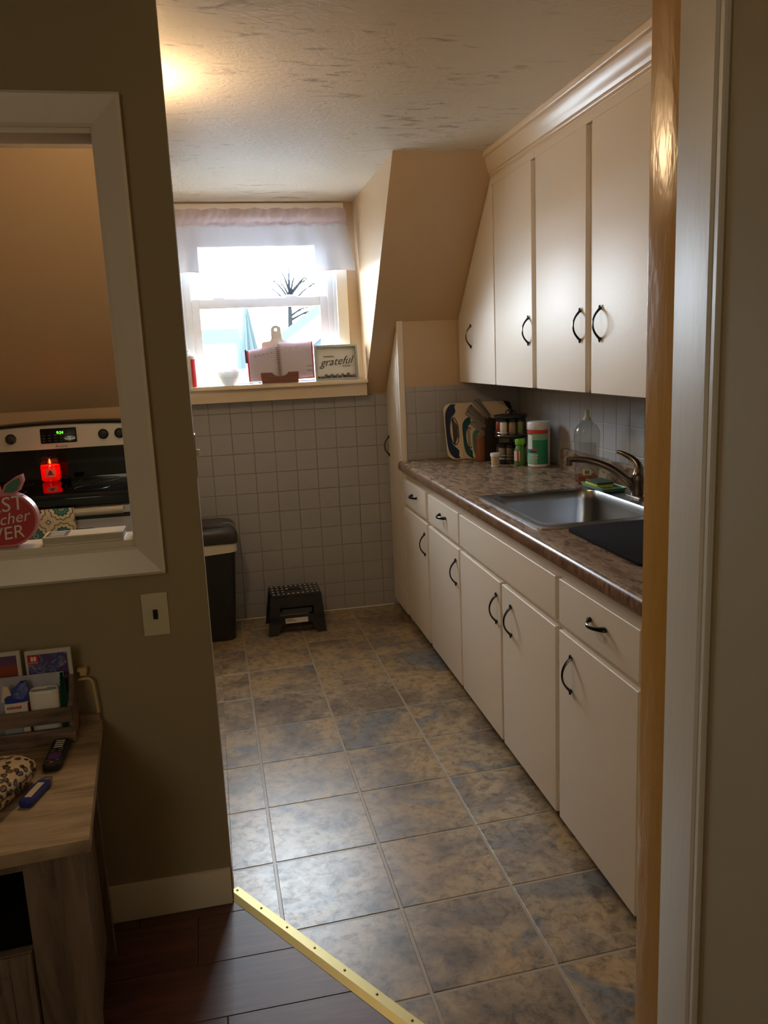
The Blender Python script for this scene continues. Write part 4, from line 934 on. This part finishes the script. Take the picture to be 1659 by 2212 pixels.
bm = text_bm('BEST', .052, .0008, .15, '-y', (acx+.001, 2.1468, acz+.036), tilt=.10); merge(bm, text_bm('Teacher', .040, .0008, .35, '-y', (acx-.002, 2.1468, acz+.000), tilt=.12)); merge(bm, text_bm('EVER', .046, .0008, .15, '-y', (acx-.002, 2.1468, acz-.036), tilt=.10))
add('lettering', bm, mat('white lettering', (236, 226, 218), .5), ap, smooth=False)
cb = thing('white_book', (-.34, 2.165, OZ0), 'flat white book with a grey photo on its cover beside the apple sign', 'book')
bm = BM(); box(bm, -.4345, -.240, 2.123, 2.200, OZ0+.0005, OZ0+.004, .0005); box(bm, -.4345, -.240, 2.123, 2.200, OZ0+.0185, OZ0+.022, .0005); box(bm, -.4345, -.4315, 2.123, 2.200, OZ0+.001, OZ0+.021, .0005); add('cover', bm, mat('white book cover', (230, 224, 208), .3), cb)
bm = BM(); box(bm, -.431, -.242, 2.125, 2.198, OZ0+.004, OZ0+.0185); add('pages', bm, mat('page block', (206, 198, 178), .8, bump=(900, .5, (.05, .05, 1))), cb, smooth=False)
bm = BM(); box(bm, -.428, -.375, 2.132, 2.190, OZ0+.022, OZ0+.0226); add('cover_photo', bm, mat('mauve frame print', (110, 86, 84), .4), cb, smooth=False)
bm = BM(); box(bm, -.420, -.386, 2.134, 2.184, OZ0+.0226, OZ0+.0230); add('photo_print', bm, mat('grey photo print', (186, 186, 196), .2), cb, smooth=False)
# wall switches
IV = mat('ivory plastic', (206, 200, 172), .35)
def switch(label, c, axis):
    t = thing('light_switch', c, label, 'switch'); x, y, z = c; bm = BM(); t_ = BM(); s_l = BM(); sc2 = BM()
    if axis == 'y':
        box(bm, x-.033, x+.033, y-.006, y, z-.057, z+.057, .003, 3); box(s_l, x-.006, x+.006, y-.0068, y-.0055, z-.013, z+.013)
        prism(t_, [(y-.0055, z-.006), (y-.016, z+.004), (y-.016, z+.010), (y-.0055, z+.008)], 'x', x-.004, x+.004)
        for s in (-1, 1): lathe(sc2, [(.003, 0), (.003, .001)], 0, 0, 8)
        sc2 = BM()
        for s in (-1, 1): box(sc2, x-.002, x+.002, y-.0068, y-.0058, z+s*.030-.002, z+s*.030+.002, .0008)
        add('plate', bm, IV, t); add('toggle_slot', s_l, BLACK, t); add('toggle', t_, BLACK, t, label='dark toggle'); add('screw', sc2, IV, t)
    else:
        box(bm, x, x+.003, y-.030, y+.030, z-.055, z+.055, .001); box(t_, x+.003, x+.012, y-.005, y+.005, z-.004, z+.014, .002)
        add('plate', bm, IV, t); add('toggle', t_, WPL, t, label='white toggle catching window light')
switch('ivory light switch with a dark toggle below the pass-through frame', (-.181, 2.12, .862), 'y')
switch('narrow light switch on the end of the partition with a bright toggle', (-.046, 2.176, 1.262), 'x')

# ------------------------------------------------------------------ threshold strip
TS = thing('threshold_strip', (TA.x+.3, TA.y-.46, 0), 'pale brass threshold strip running diagonally between wood and tile floors', 'threshold')
def tp(t, n): p = TA+TU*t+TN*n; return (p.x, p.y)
bm = BM(); prof = [(.016, .0004), (.014, .004), (-.012, .0062), (-.030, .0005)]
TE = 1.235
loops(bm, [[(*tp(t, n), z) for n, z in prof] for t in (.004, TE)])
BR1 = mat('pale brass', (224, 208, 138), .4, .3, bump=(300, .08))
add('strip', bm, BR1, TS, smooth=False)
for k in range(11):
    t = .018+.115*k
    if t > TE: break
    bm = BM(); p = tp(t, .001); z = .0055; lathe(bm, [(.0034, z), (.0030, z+.0012), (.0010, z+.0016)], *p, 10); add('nail_head', bm, mat('dull nail', (90, 78, 56), .4, .6), TS)

# ------------------------------------------------------------------ trash can
tr = thing('trash_can', (-.10, 4.42, 0), 'tall black swing-lid trash can with a white liner, beside the partition end', 'trash can')
BK = mat('black bin plastic', (24, 25, 28), .45, bump=(120, .05))
bm = BM(); L = [rrect(-.115, 4.455, .155+k*.0, .125, .03, 0) for k in (0,)]
L = [rrect(-.118, 4.455, hx_, hy_, .028, z) for hx_, hy_, z in ((.150, .115, .002), (.158, .120, .01), (.190, .140, .52))]
loops(bm, L); add('bin_body', bm, BK, tr)
bm = BM(); loops(bm, [rrect(-.118, 4.455, *q) for q in ((.193, .142, .03, .508), (.197, .146, .03, .500), (.199, .147, .03, .53), (.198, .147, .03, .552), (.192, .142, .03, .553))], cap0=False, cap1=False)
for v in bm.verts:
    if v.co.z < .505: v.co.z -= .022*max(0, min(1, (.08-v.co.x)/.25)); v.co.x += 0.002*math.sin(v.co.y*90)
add('liner_bag', bm, mat('white liner', (214, 208, 186), .45), tr)
bm = BM(); loops(bm, [rrect(-.118, 4.455, *q) for q in ((.203, .152, .035, .545), (.206, .154, .035, .560), (.206, .154, .035, .592), (.200, .148, .045, .612), (.186, .135, .05, .630), (.16, .115, .05, .640))]); add('lid', bm, mat('dark grey bin lid', (52, 50, 50), .35), tr)
bm = BM(); loops(bm, [rrect(-.13, 4.44, *q) for q in ((.165, .118, .04, .634), (.165, .118, .04, .6405), (.155, .11, .04, .644))]); 
add('swing_flap', bm, mat('bin flap', (62, 58, 56), .35), tr)
bm = BM(); tube(bm, spline([(.015, 4.37, .648), (.05, 4.38, .645), (.078, 4.36, .628), (.088, 4.35, .60)], 5), .0018, 6); add('tie_string', bm, mat('pale string', (176, 170, 160), .7), tr)

# ------------------------------------------------------------------ step stool
ss = thing('step_stool', (.376, 4.44, 0), 'small black folding step stool with white grip dots by the tiled wall', 'step stool')
SB = mat('black stool plastic', (30, 31, 34), .5)
HT = .222
bm = BM(); box(bm, .243, .520, 4.345, 4.545, HT-.018, HT, .006, 3); tp_ = add('top_step', bm, SB, ss)
bm = BM()
for i in range(10):
    for j in range(4):
        if j in (1, 2) and 3 <= i <= 6 and not (j == 2 and i in (3, 6)): continue
        x = .260+i*.0270; y = 4.368+j*.050
        if .25 < x < .515: lathe(bm, [(.0062, HT+.0002), (.0056, HT+.0018), (.002, HT+.002)], x, y, 10)
o = add('grip_dots', bm, mat('white rubber dots', (226, 222, 214), .5), tp_); o['kind'] = 'stuff'
bm = BM(); loops(bm, [rrect(.381, 4.445, .036, .012, .011, HT+.0003), rrect(.381, 4.445, .036, .012, .011, HT+.0009)]); add('handle_slot', bm, SHADEGAP, tp_)
def sidepanel(y0, y1, fy):   # front/back frames, trapezoid with an opening
    bm = BM()
    def q(x0t, x1t, x0b, x1b, zt, zb):
        yt = fy(zt); yb = fy(zb)
        A = [(x0b, yb, zb), (x1b, yb, zb), (x1t, yt, zt), (x0t, yt, zt)]; B = [(x, y+.012, z) for x, y, z in A]; loops(bm, [A, B])
    def xl(z): return .243-(.028)*(HT-z)/HT
    def xr(z): return .520+(.016)*(HT-z)/HT
    q(xl(HT-.01), xr(HT-.01), xl(.152), xr(.152), HT-.01, .152)
    q(xl(.152), xl(.152)+.052, xl(.075), xl(.075)+.060, .152, .075); q(xr(.152)-.052, xr(.152), xr(.075)-.060, xr(.075), .152, .075)
    q(xl(.105), xr(.105), xl(.062), xr(.062), .105, .062)
    q(xl(.064), xl(.064)+.075, xl(0), xl(0)+.050, .064, .0); q(xr(.064)-.075, xr(.064), xr(0)-.050, xr(0), .064, .0)
    return bm
add('leg_frame', sidepanel(0, 0, lambda z: 4.345-.026*(HT-z)/HT), SB, ss); add('leg_frame', sidepanel(0, 0, lambda z: 4.533+.026*(HT-z)/HT), SB, ss)
bm = BM()
for s in (-1, 1):
    xm = .381+s*.128; xb2 = .381+s*.146
    loops(bm, [[(xm, 4.357, HT-.012), (xm, 4.535, HT-.012), (xb2, 4.55, .03), (xb2, 4.335, .03)], [(xm-s*.008, 4.357, HT-.012), (xm-s*.008, 4.535, HT-.012), (xb2-s*.008, 4.55, .03), (xb2-s*.008, 4.335, .03)]]); add('side_panel', bm, SB, ss); bm = BM()
bm.free()
bm = BM(); box(bm, .296, .466, 4.352, 4.374, .108, .138, .008, 3); add('fold_bar', bm, mat('worn grey plastic', (66, 72, 74), .6), ss)
bm = BM(); box(bm, .312, .436, 4.3195, 4.3215, .066, .094); 
for v in bm.verts: v.co.y += .002
lb = add('white_label', bm, WPL, ss, smooth=False)
bm = BM()
for k in range(2): box(bm, .318, .352+.02*k, 4.3205, 4.3214, .086-.008*k, .0885-.008*k)
add('label_print', bm, BLACK, lb, smooth=False)

# ------------------------------------------------------------------ console table (left front), written in its own frame
CN = thing('console_table', (-.297, 1.533, 0), 'grey driftwood console table against the partition, cut by the left edge', 'table', rotz=.075, local=True)
LX = -1.25
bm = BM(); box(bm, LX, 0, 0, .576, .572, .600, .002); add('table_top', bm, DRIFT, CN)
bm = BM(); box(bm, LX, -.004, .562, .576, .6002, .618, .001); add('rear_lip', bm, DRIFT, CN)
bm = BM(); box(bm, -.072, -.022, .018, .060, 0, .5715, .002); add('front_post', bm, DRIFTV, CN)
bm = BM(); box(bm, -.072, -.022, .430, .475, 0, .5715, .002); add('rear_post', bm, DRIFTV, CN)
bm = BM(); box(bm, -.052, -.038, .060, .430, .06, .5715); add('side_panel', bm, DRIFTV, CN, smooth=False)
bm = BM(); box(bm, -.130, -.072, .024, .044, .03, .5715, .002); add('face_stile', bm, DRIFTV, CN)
bm = BM(); box(bm, LX, -.130, .024, .044, .545, .5715, .001); add('top_rail', bm, DRIFTV, CN)
bm = BM(); box(bm, LX, -.072, .06, .46, .335, .352); add('shelf', bm, mat('black shelf', (22, 20, 19), .6), CN, smooth=False)
bm = BM(); box(bm, LX, -.055, .455, .465, .05, .57); add('rear_panel', bm, mat('black back panel', (18, 17, 16), .8), CN, smooth=False)
bm = BM(); box(bm, -.60, -.132, .022, .042, .035, .372, .002); dr = add('door', bm, DRIFTV, CN)
for k in range(4):
    bm = BM(); box(bm, -.175-.105*(k+1)+.0015, -.175-.105*k-.0015, .019, .0225, .045, .325, .0008); add('plank', bm, DRIFTV, dr)
bm = BM(); box(bm, -.175, -.134, .016, .0225, .037, .370, .001); add('stile', bm, DRIFTV, dr)
bm = BM(); box(bm, -.60, -.175, .016, .0225, .328, .370, .001); add('rail', bm, DRIFTV, dr)
bm = BM(); box(bm, -.235, -.200, .010, .0165, .300, .345, .002); tube(bm, [(-.218, .012, .31), (-.218, -.004, .322), (-.218, .012, .335)], .004, 8); add('latch', bm, mat('black iron', (20, 19, 18), .5, .5), dr)
bm = BM(); box(bm, LX, LX+.05, .018, .06, 0, .5715, .002); add('front_post', bm, DRIFTV, CN)
bm = BM(); box(bm, LX, LX+.05, .43, .475, 0, .5715, .002); add('rear_post', bm, DRIFTV, CN)

# ------------------------------------------------------------------ crate and its contents
cr = thing('wooden_crate', (-.56, 2.0, .600), 'small weathered slatted wooden crate on the console table', 'crate')
cx0, cx1, cy0, cy1 = -.80, -.388, 1.985, 2.078
def endp(x0, x1):
    bm = BM(); prism(bm, [(cy0+.004, .6012), (cy1, .6012), (cy1, .735), (cy1-.012, .748), (cy1-.026, .748), (cy0+.03, .70), (cy0+.004, .690)], 'x', x0, x1); return bm
add('end_panel', endp(cx1-.010, cx1), CRATE, cr, smooth=False); add('end_panel', endp(cx0, cx0+.010), CRATE, cr, smooth=False)
for z0_, z1_, ex in ((.6012, .640, .004), (.655, .692, 0)):
    bm = BM(); box(bm, cx0, cx1+ex, cy0-.006, cy0+.003, z0_, z1_, .0015); add('front_slat', bm, CRATE, cr)
    bm = BM(); box(bm, cx0+.010, cx1-.010, cy1-.008, cy1-.001, z0_, z1_, .0015); add('rear_slat', bm, CRATE, cr)
bm = BM(); box(bm, cx0+.010, cx1-.010, cy0+.003, cy1-.008, .6012, .607); add('bottom_board', bm, CRATE, cr, smooth=False)
def game_case(label, x0, x1, z1, arts):
    t = thing('game_case', ((x0+x1)/2, 2.06, .608), label, 'game case', 'game cases at the back of the crate')
    bm = BM(); box(bm, x0, x1, 2.056, 2.067, .608, z1, .003, 3); add('case', bm, mat('clear white case', (206, 202, 194), .3), t)
    bm = BM(); box(bm, x0+.006, x1-.009, 2.0550, 2.0562, .62, z1-.010); add('cover_art', bm, arts, t, smooth=False)
    return t
m, nt, b = newm('mixed cover art', .4); nn_ = noise(nt, posnode(nt), 55, 4, 1.2)
nt.links.new(ramp(nt, nn_, [(.3, (120, 50, 50)), (.45, (60, 66, 130)), (.55, (96, 110, 160)), (.7, (180, 150, 130))]).outputs[0], b.inputs['Base Color']); ART1 = m
m, nt, b = newm('sunset cover art', .4)
g_ = nt.nodes.new('ShaderNodeNewGeometry'); s3 = nt.nodes.new('ShaderNodeSeparateXYZ'); nt.links.new(g_.outputs['Position'], s3.inputs[0]); mr = nt.nodes.new('ShaderNodeMapRange'); mr.inputs[1].default_value = .75; mr.inputs[2].default_value = .83; nt.links.new(s3.outputs[2], mr.inputs[0])
nt.links.new(ramp(nt, mr.outputs[0], [(0, (130, 60, 30)), (.35, (150, 70, 50)), (.6, (96, 70, 110)), (1, (56, 72, 130))]).outputs[0], b.inputs['Base Color']); ART2 = m
gc = game_case('game case with a red corner badge, right one in the crate', -.496, -.388, .818, ART1)
bm = BM(); box(bm, -.488, -.464, 2.0544, 2.0551, .785, .807); add('red_badge', bm, mat('badge red', (206, 36, 36), .4), gc, smooth=False, label='red corner badge')
bm = BM()
loops(bm, [[(p[0], y, p[1]) for p in rrect(-.479, .798, .003, .006, .0025, 0, 2)] for y in (2.0536, 2.0543)]); loops(bm, [[(p[0], y, p[1]) for p in rrect(-.472, .798, .003, .006, .0025, 0, 2)] for y in (2.0536, 2.0543)])
add('badge_symbol', bm, mat('badge white', (230, 226, 222), .4), gc, smooth=False)
bm = text_bm('SWITCH', .0052, .0002, 0, '-y', (-.476, 2.0541, .788)); add('badge_lettering', bm, MATS['badge white'], gc, smooth=False)
gc2 = game_case('game case with sunset-coloured cover, left one in the crate', -.615, -.506, .822, ART2)
bm = BM(); box(bm, -.575, -.408, 2.0440, 2.0450, .608, .762)
o = solo('marbled_card', bm, mat('pale marbled paper', (200, 200, 208), .4, var=(14, (176, 178, 192), (1.5, 1, .7))), (-.49, 2.0445, .608), 'pale grey marbled card standing in front of the game cases', 'card', smooth=False)
# tissue packet box
tbx = thing('snack_box', (-.506, 2.015, .608), 'small white and red box with torn blue wrapper in the crate', 'box')
bm = BM(); box(bm, -.540, -.489, 1.995, 2.035, .608, .712, .001); add('carton', bm, WPL, tbx)
bm = BM(); box(bm, -.489, -.4884, 1.997, 2.033, .62, .706); add('red_side', bm, mat('box red', (190, 60, 56), .4), tbx, smooth=False)
bm = BM()
for k in range(8): box(bm, -.535+.0042*k, -.532+.0042*k, 1.9944, 1.9950, .698, .704+(k % 2)*.001)
add('red_print', bm, MATS['box red'], tbx, smooth=False)
bm = BM()
A = [(-.538, 1.998), (-.520, 1.997), (-.500, 1.999), (-.486, 2.004), (-.484, 2.02), (-.495, 2.033), (-.515, 2.034), (-.538, 2.03)]
random.seed(3)
Lw = [[(x, y, .712) for x, y in A], [(x+random.uniform(-.003, .003), y, .722+random.uniform(-.004, .008)) for x, y in A], [(-.512+(x+.512)*.75+.006, 2.016+(y-2.016)*.5, .735+random.uniform(-.008, .008)) for x, y in A], [(-.496+(x+.512)*.25, 2.018+(y-2.016)*.2, .756+random.uniform(-.003, .003)) for x, y in A]]
loops(bm, Lw); add('torn_wrapper', bm, mat('blue foil wrapper', (36, 56, 150), .35, bump=(60, .6)), tbx, ang=20, label='torn blue wrapper')
bm = BM(); loops(bm, [[(-.548, 2.0, .715), (-.520, 2.0, .722), (-.520, 2.012, .722), (-.548, 2.012, .715)], [(-.540, 2.004, .755), (-.530, 2.004, .752), (-.530, 2.008, .752), (-.540, 2.008, .755)]])
add('paper_flap', bm, mat('cream paper', (226, 206, 180), .6), tbx, smooth=False)
# oval dish
od_ = thing('oval_case', (-.449, 2.01, .69), 'white oval lidded case with a pale blue patch lying in the crate', 'case')
bm = BM(); loops(bm, [rrect(-.452, 2.018, hx_, hy_, .016, z, 6) for hx_, hy_, z in ((.032, .017, .608), (.0345, .0185, .612), (.035, .019, .722), (.034, .0185, .7235))]); add('case_body', bm, WPL, od_)
bm = BM(); loops(bm, [rrect(-.452, 2.018, hx_, hy_, .016, z, 6) for hx_, hy_, z in ((.0352, .0192, .7237), (.0352, .0192, .729), (.032, .0165, .733), (.029, .014, .731))]); add('lid', bm, WPL, od_)
bm = BM(); box(bm, -.446, -.428, 2.008, 2.028, .7312, .7318); add('blue_patch', bm, mat('pale blue patch', (150, 176, 180), .5), od_, smooth=False)
# bottle-brush tree
tt = thing('toy_tree', (-.402, 2.02, .608), 'small dark green toy fir tree at the right end of the crate', 'toy tree')
bm = BM(); random.seed(5); L = []
n = 26
for k in range(13):
    z = .625+k*.0115; rb = .017*(1-k/13.5)
    L.append([(-.402-.006+(rb+(.0025 if i % 2 else -.0015))*math.cos(2*math.pi*i/n), 2.018+(rb+(.0025 if i % 2 else -.0015))*math.sin(2*math.pi*i/n), z+(.005 if i % 2 else 0)) for i in range(n)])
    L.append([(p[0]*.0+(-.408)+(p[0]+.408)*.72, 2.018+(p[1]-2.018)*.72, z+.006) for p in L[-1]])
loops(bm, L); o = add('foliage', bm, mat('fir green', (28, 84, 52), .8, bump=(400, 1)), tt, smooth=False)
bm = BM(); tube(bm, [(-.408, 2.018, .607), (-.408, 2.018, .630)], .004, 8); add('trunk', bm, CRATE, tt)
# lower papers seen between the slats
bm = BM(); box(bm, -.545, -.505, 1.991, 1.993, .609, .651)
solo('blue_card', bm, mat('blue grey card', (150, 166, 186), .5), (-.525, 1.992, .609), 'blue-grey card seen through the gap between the crate slats', 'card', smooth=False)
# cord behind crate
bm = BM(); tube(bm, spline([(-.385, 2.094, .716), (-.362, 2.094, .717), (-.352, 2.094, .708), (-.349, 2.094, .68), (-.345, 2.094, .622)], 6), .0035, 8)
cdv = thing('power_cord', (-.36, 2.10, .62), 'cream power cord looping out from behind the crate', 'cord'); add('cord', bm, mat('cream cord', (206, 180, 130), .5), cdv)
bm = BM(); box(bm, -.385, -.362, 2.090, 2.108, .738, .746, .001); box(bm, -.380, -.364, 2.094, 2.119, .725, .7385, .002); add('plug', bm, [MATS['cream cord']], cdv)
# remote control
rm = thing('remote_control', (-.417, 1.905, .6005), 'black remote control with a purple pad in front of the crate', 'remote', rotz=-.02, local=True)
bm = BM(); loops(bm, [rrect(0, 0, hx_, hy_, .012, z, 5) for hx_, hy_, z in ((.018, .066, 0), (.0205, .069, .004), (.0205, .069, .014), (.018, .066, .018))]); add('remote_body', bm, BLACK, rm)
for k in range(4):
    bm = BM(); box(bm, -.010, .010, .052-.011*k, .0555-.011*k, .018, .0192, .0004); add('white_bar', bm, WPL, rm)
bm = BM(); loops(bm, [rrect(0, -.022, .014, .014, .005, .018, 4), rrect(0, -.022, .013, .013, .005, .0196, 4)]); add('purple_pad', bm, mat('purple pad', (84, 50, 130), .5), rm, label='purple pad')
bm = BM()
for k in range(2):
    for s in (-1, 1): box(bm, s*.009-.005, s*.009+.005, .008-.010*k, .0105-.010*k, .018, .0190, .0004)
for s in (-1, 1): box(bm, s*.010-.004, s*.010+.004, -.046, -.0435, .018, .0190, .0004)
add('button', bm, mat('grey buttons', (120, 116, 112), .4), rm)
bm = BM(); box(bm, -.005, .004, -.059, -.053, .018, .0195, .001); add('red_button', bm, mat('red button', (190, 50, 44), .4), rm)
# leopard print pouch
m, nt, b = newm('leopard print', .22)
tc2 = nt.nodes.new('ShaderNodeTexCoord'); vd = nt.nodes.new('ShaderNodeTexVoronoi'); vd.inputs['Scale'].default_value = 66; vd.inputs['Randomness'].default_value = 1
nv = noise(nt, tc2.outputs['Object'], 70, 2)
mpn = nt.nodes.new('ShaderNodeVectorMath'); mpn.operation = 'ADD'; nt.links.new(tc2.outputs['Object'], mpn.inputs[0])
sc3 = nt.nodes.new('ShaderNodeVectorMath'); sc3.operation = 'SCALE'; sc3.inputs['Scale'].default_value = .004; nt.links.new(nv, sc3.inputs[0]); nt.links.new(sc3.outputs[0], mpn.inputs[1])
nt.links.new(mpn.outputs[0], vd.inputs['Vector'])
rp2 = ramp(nt, vd.outputs['Distance'], [(.0, (140, 104, 68)), (.24, (120, 88, 58)), (.34, (36, 26, 20)), (.46, (40, 30, 22)), (.54, (206, 184, 148)), (1, (214, 192, 156))])
nt.links.new(rp2.outputs[0], b.inputs['Base Color']); b.inputs['Coat Weight'].default_value = .4
lp = thing('eyeglass_case', (-.512, 1.745, .6005), 'glossy leopard-print eyeglass case at the left edge of the table', 'case', rotz=-.32, local=True)
bm = BM(); L = []
for k in range(17):
    s = -1+2*k/16; hh2 = (1-abs(s)**5)**.5; y = s*.092
    L.append([(.056*(.55+.45*hh2)*math.copysign(abs(math.cos(a))**.7, math.cos(a)), y, .034+.033*(.35+.65*hh2)*math.copysign(abs(math.sin(a))**.8, math.sin(a))) for a in [2*math.pi*i/24 for i in range(24)]])
loops(bm, L)
for v in bm.verts: v.co.z = max(.001, v.co.z)
add('case_shell', bm, m, lp, ang=80)
bm = BM(); tube(bm, [(.0575*(.55+.45*(1-abs(s)**5)**.5), s*.088, .036) for s in [-.95+1.9*k/14 for k in range(15)]], .0012, 6); add('seam', bm, BLACK, lp)
# lighter
lt = thing('cigarette_lighter', (-.432, 1.735, .6005), 'blue lighter with a white label lying beside the leopard case', 'lighter', rotz=-.28, local=True)
bm = BM(); loops(bm, [rrect(0, -.003, hx_, hy_, .006, z, 4) for hx_, hy_, z in ((.0125, .044, 0), (.0145, .046, .003), (.0145, .046, .013), (.0125, .044, .016))]); add('lighter_body', bm, mat('blue plastic', (34, 44, 132), .3), lt)
bm = BM(); box(bm, -.008, .007, -.032, .028, .016, .0164); add('label_sticker', bm, mat('cream label', (214, 204, 176), .5), lt, smooth=False)
bm = BM(); box(bm, -.012, .012, .0432, .053, .001, .015, .003); tube(bm, [(-.008, .056, .009), (.008, .056, .009)], .006, 10); add('metal_head', bm, STEEL, lt)

# ------------------------------------------------------------------ outside
SIDING = mat('pale siding', (50, 56, 60), .8, spec=0); ROOFM = mat('grey shingle roof', (40, 47, 50), .9, spec=0); BRANCH = mat('bare branches', (22, 24, 26), .9, spec=0); EVG = mat('hazy evergreen', (44, 51, 52), .9, spec=0)
bm = BM(); box(bm, -60, 60, 5.2, 90, -3.3, -3.0); struct('ground', bm, mat('pale winter ground', (190, 192, 192), .9, spec=0), 'pale ground outside', smooth=False)
def house(label, cx, cy, w, d, zt, zr, wall_m, roof_m, along='x', win=()):
    t = thing('house', (cx, cy, -3), label, 'house')
    bm = BM(); box(bm, cx-w/2, cx+w/2, cy-d/2, cy+d/2, -3, zt); add('wall', bm, wall_m, t, smooth=False)
    bm = BM()
    if along == 'x': prism(bm, [(cy-d/2-.3, zt-.05), (cy, zr), (cy+d/2+.3, zt-.05)], 'x', cx-w/2-.3, cx+w/2+.3)
    else: prism(bm, [(cx-w/2-.4, zt-.05), (cx, zr), (cx+w/2+.4, zt-.05)], 'y', cy-d/2-.3, cy+d/2+.3)
    add('roof', bm, roof_m, t, smooth=False)
    for (x, z, ww, hh3) in win:
        bm = BM(); box(bm, x-ww/2, x+ww/2, cy-d/2-.05, cy-d/2, z-hh3/2, z+hh3/2); wn = add('window', bm, mat('far white trim', (70, 72, 74), .5, spec=0), t, smooth=False)
        bm = BM(); box(bm, x-ww/2+.08, x+ww/2-.08, cy-d/2-.07, cy-d/2-.05, z-hh3/2+.08, z+hh3/2-.08); add('pane', bm, mat('far dark pane', (30, 36, 44), .2, spec=0), wn, smooth=False)
    return t
house('distant flat-topped blue-grey house at the left of the window view', -1.75, 26, 5.0, 5, 1.6, 2.45, mat('blue grey siding', (36, 43, 48), .8, spec=0), ROOFM, 'x', [(-.9, .9, .6, .9), (.1, .9, .6, .9)])
house('low white garage in front of the blue-grey house', -1.15, 18, 3.0, 3, 1.38, 1.85, mat('white siding', (60, 64, 68), .8, spec=0), mat('white roof', (96, 100, 104), .8, spec=0), 'x', [(-.15, .2, .8, .9)])
t = house('neighbouring house on the right whose grey gable roof climbs out of view', 4.5, 15, 6.0, 7, 1.68, 4.0, mat('mid siding', (32, 38, 44), .8, spec=0), ROOFM, 'y', [(2.4, .4, .8, 1.1)])
bm = BM()
x0g, z0g, x1g, z1g = 1.12, 1.60, 4.5, 3.98
tube(bm, [(x0g, 11.15, z0g+.0), (x1g, 11.15, z1g+.02)], .13, 4); tube(bm, [(x1g, 11.15, z1g+.02), (7.88, 11.15, z0g)], .13, 4); add('rake_board', bm, mat('far white trim', (70, 72, 74), .5, spec=0), t)
def tree(label, x, y, h, spread, seed, ever=False):
    t = thing('tree', (x, y, -3), label, 'tree'); random.seed(seed)
    bm = BM(); tube(bm, [(x, y, -3), (x+.05, y, -3+h*.4), (x-.05, y, -3+h*.75), (x, y, -3+h)], [.16, .12, .07, .02], 7)
    if not ever:
        for k in range(34):
            z = -3+h*random.uniform(.35, .95); a = random.uniform(0, 6.28); L_ = spread*random.uniform(.4, 1)*(1.15-(z+3)/h*.6); p = Vector((x, y, z)); d_ = Vector((math.cos(a), math.sin(a)*.6, random.uniform(.3, .9))).normalized(); e = p+d_*L_
            tube(bm, [p, p.lerp(e, .5)+Vector((0, 0, .05)), e], [.035, .022, .006], 5)
            for q in range(5):
                s = p.lerp(e, random.uniform(.4, 1)); a2 = a+random.uniform(-1, 1); tube(bm, [s, s+Vector((math.cos(a2), .3*math.sin(a2), random.uniform(.1, .9)))*L_*.35], [.012, .003], 4)
    add('trunk', bm, BRANCH, t)
    if ever:
        bm = BM(); L = []
        n = 18
        for k in range(12):
            s = k/11; z = -3+h*(.12+.88*s); rb = spread*(1-s)**.8+.03
            L.append([(x+(rb*(1.0 if i % 2 else .72)+random.uniform(-.08, .08)*rb)*math.cos(2*math.pi*i/n), y+rb*(1 if i % 2 else .72)*math.sin(2*math.pi*i/n), z+random.uniform(-.12, .12)) for i in range(n)])
        loops(bm, L); add('foliage', bm, EVG, t, smooth=False)
    return t
tree('hazy evergreen tree in the middle of the window view', 0.79, 15.5, 5.45, .62, 11, True)
tree('bare tree behind the evergreen', 2.4, 23, 7.0, 1.7, 4)
tree('bare tree high at the right of the window view', 3.9, 20.6, 8.0, 1.5, 9)
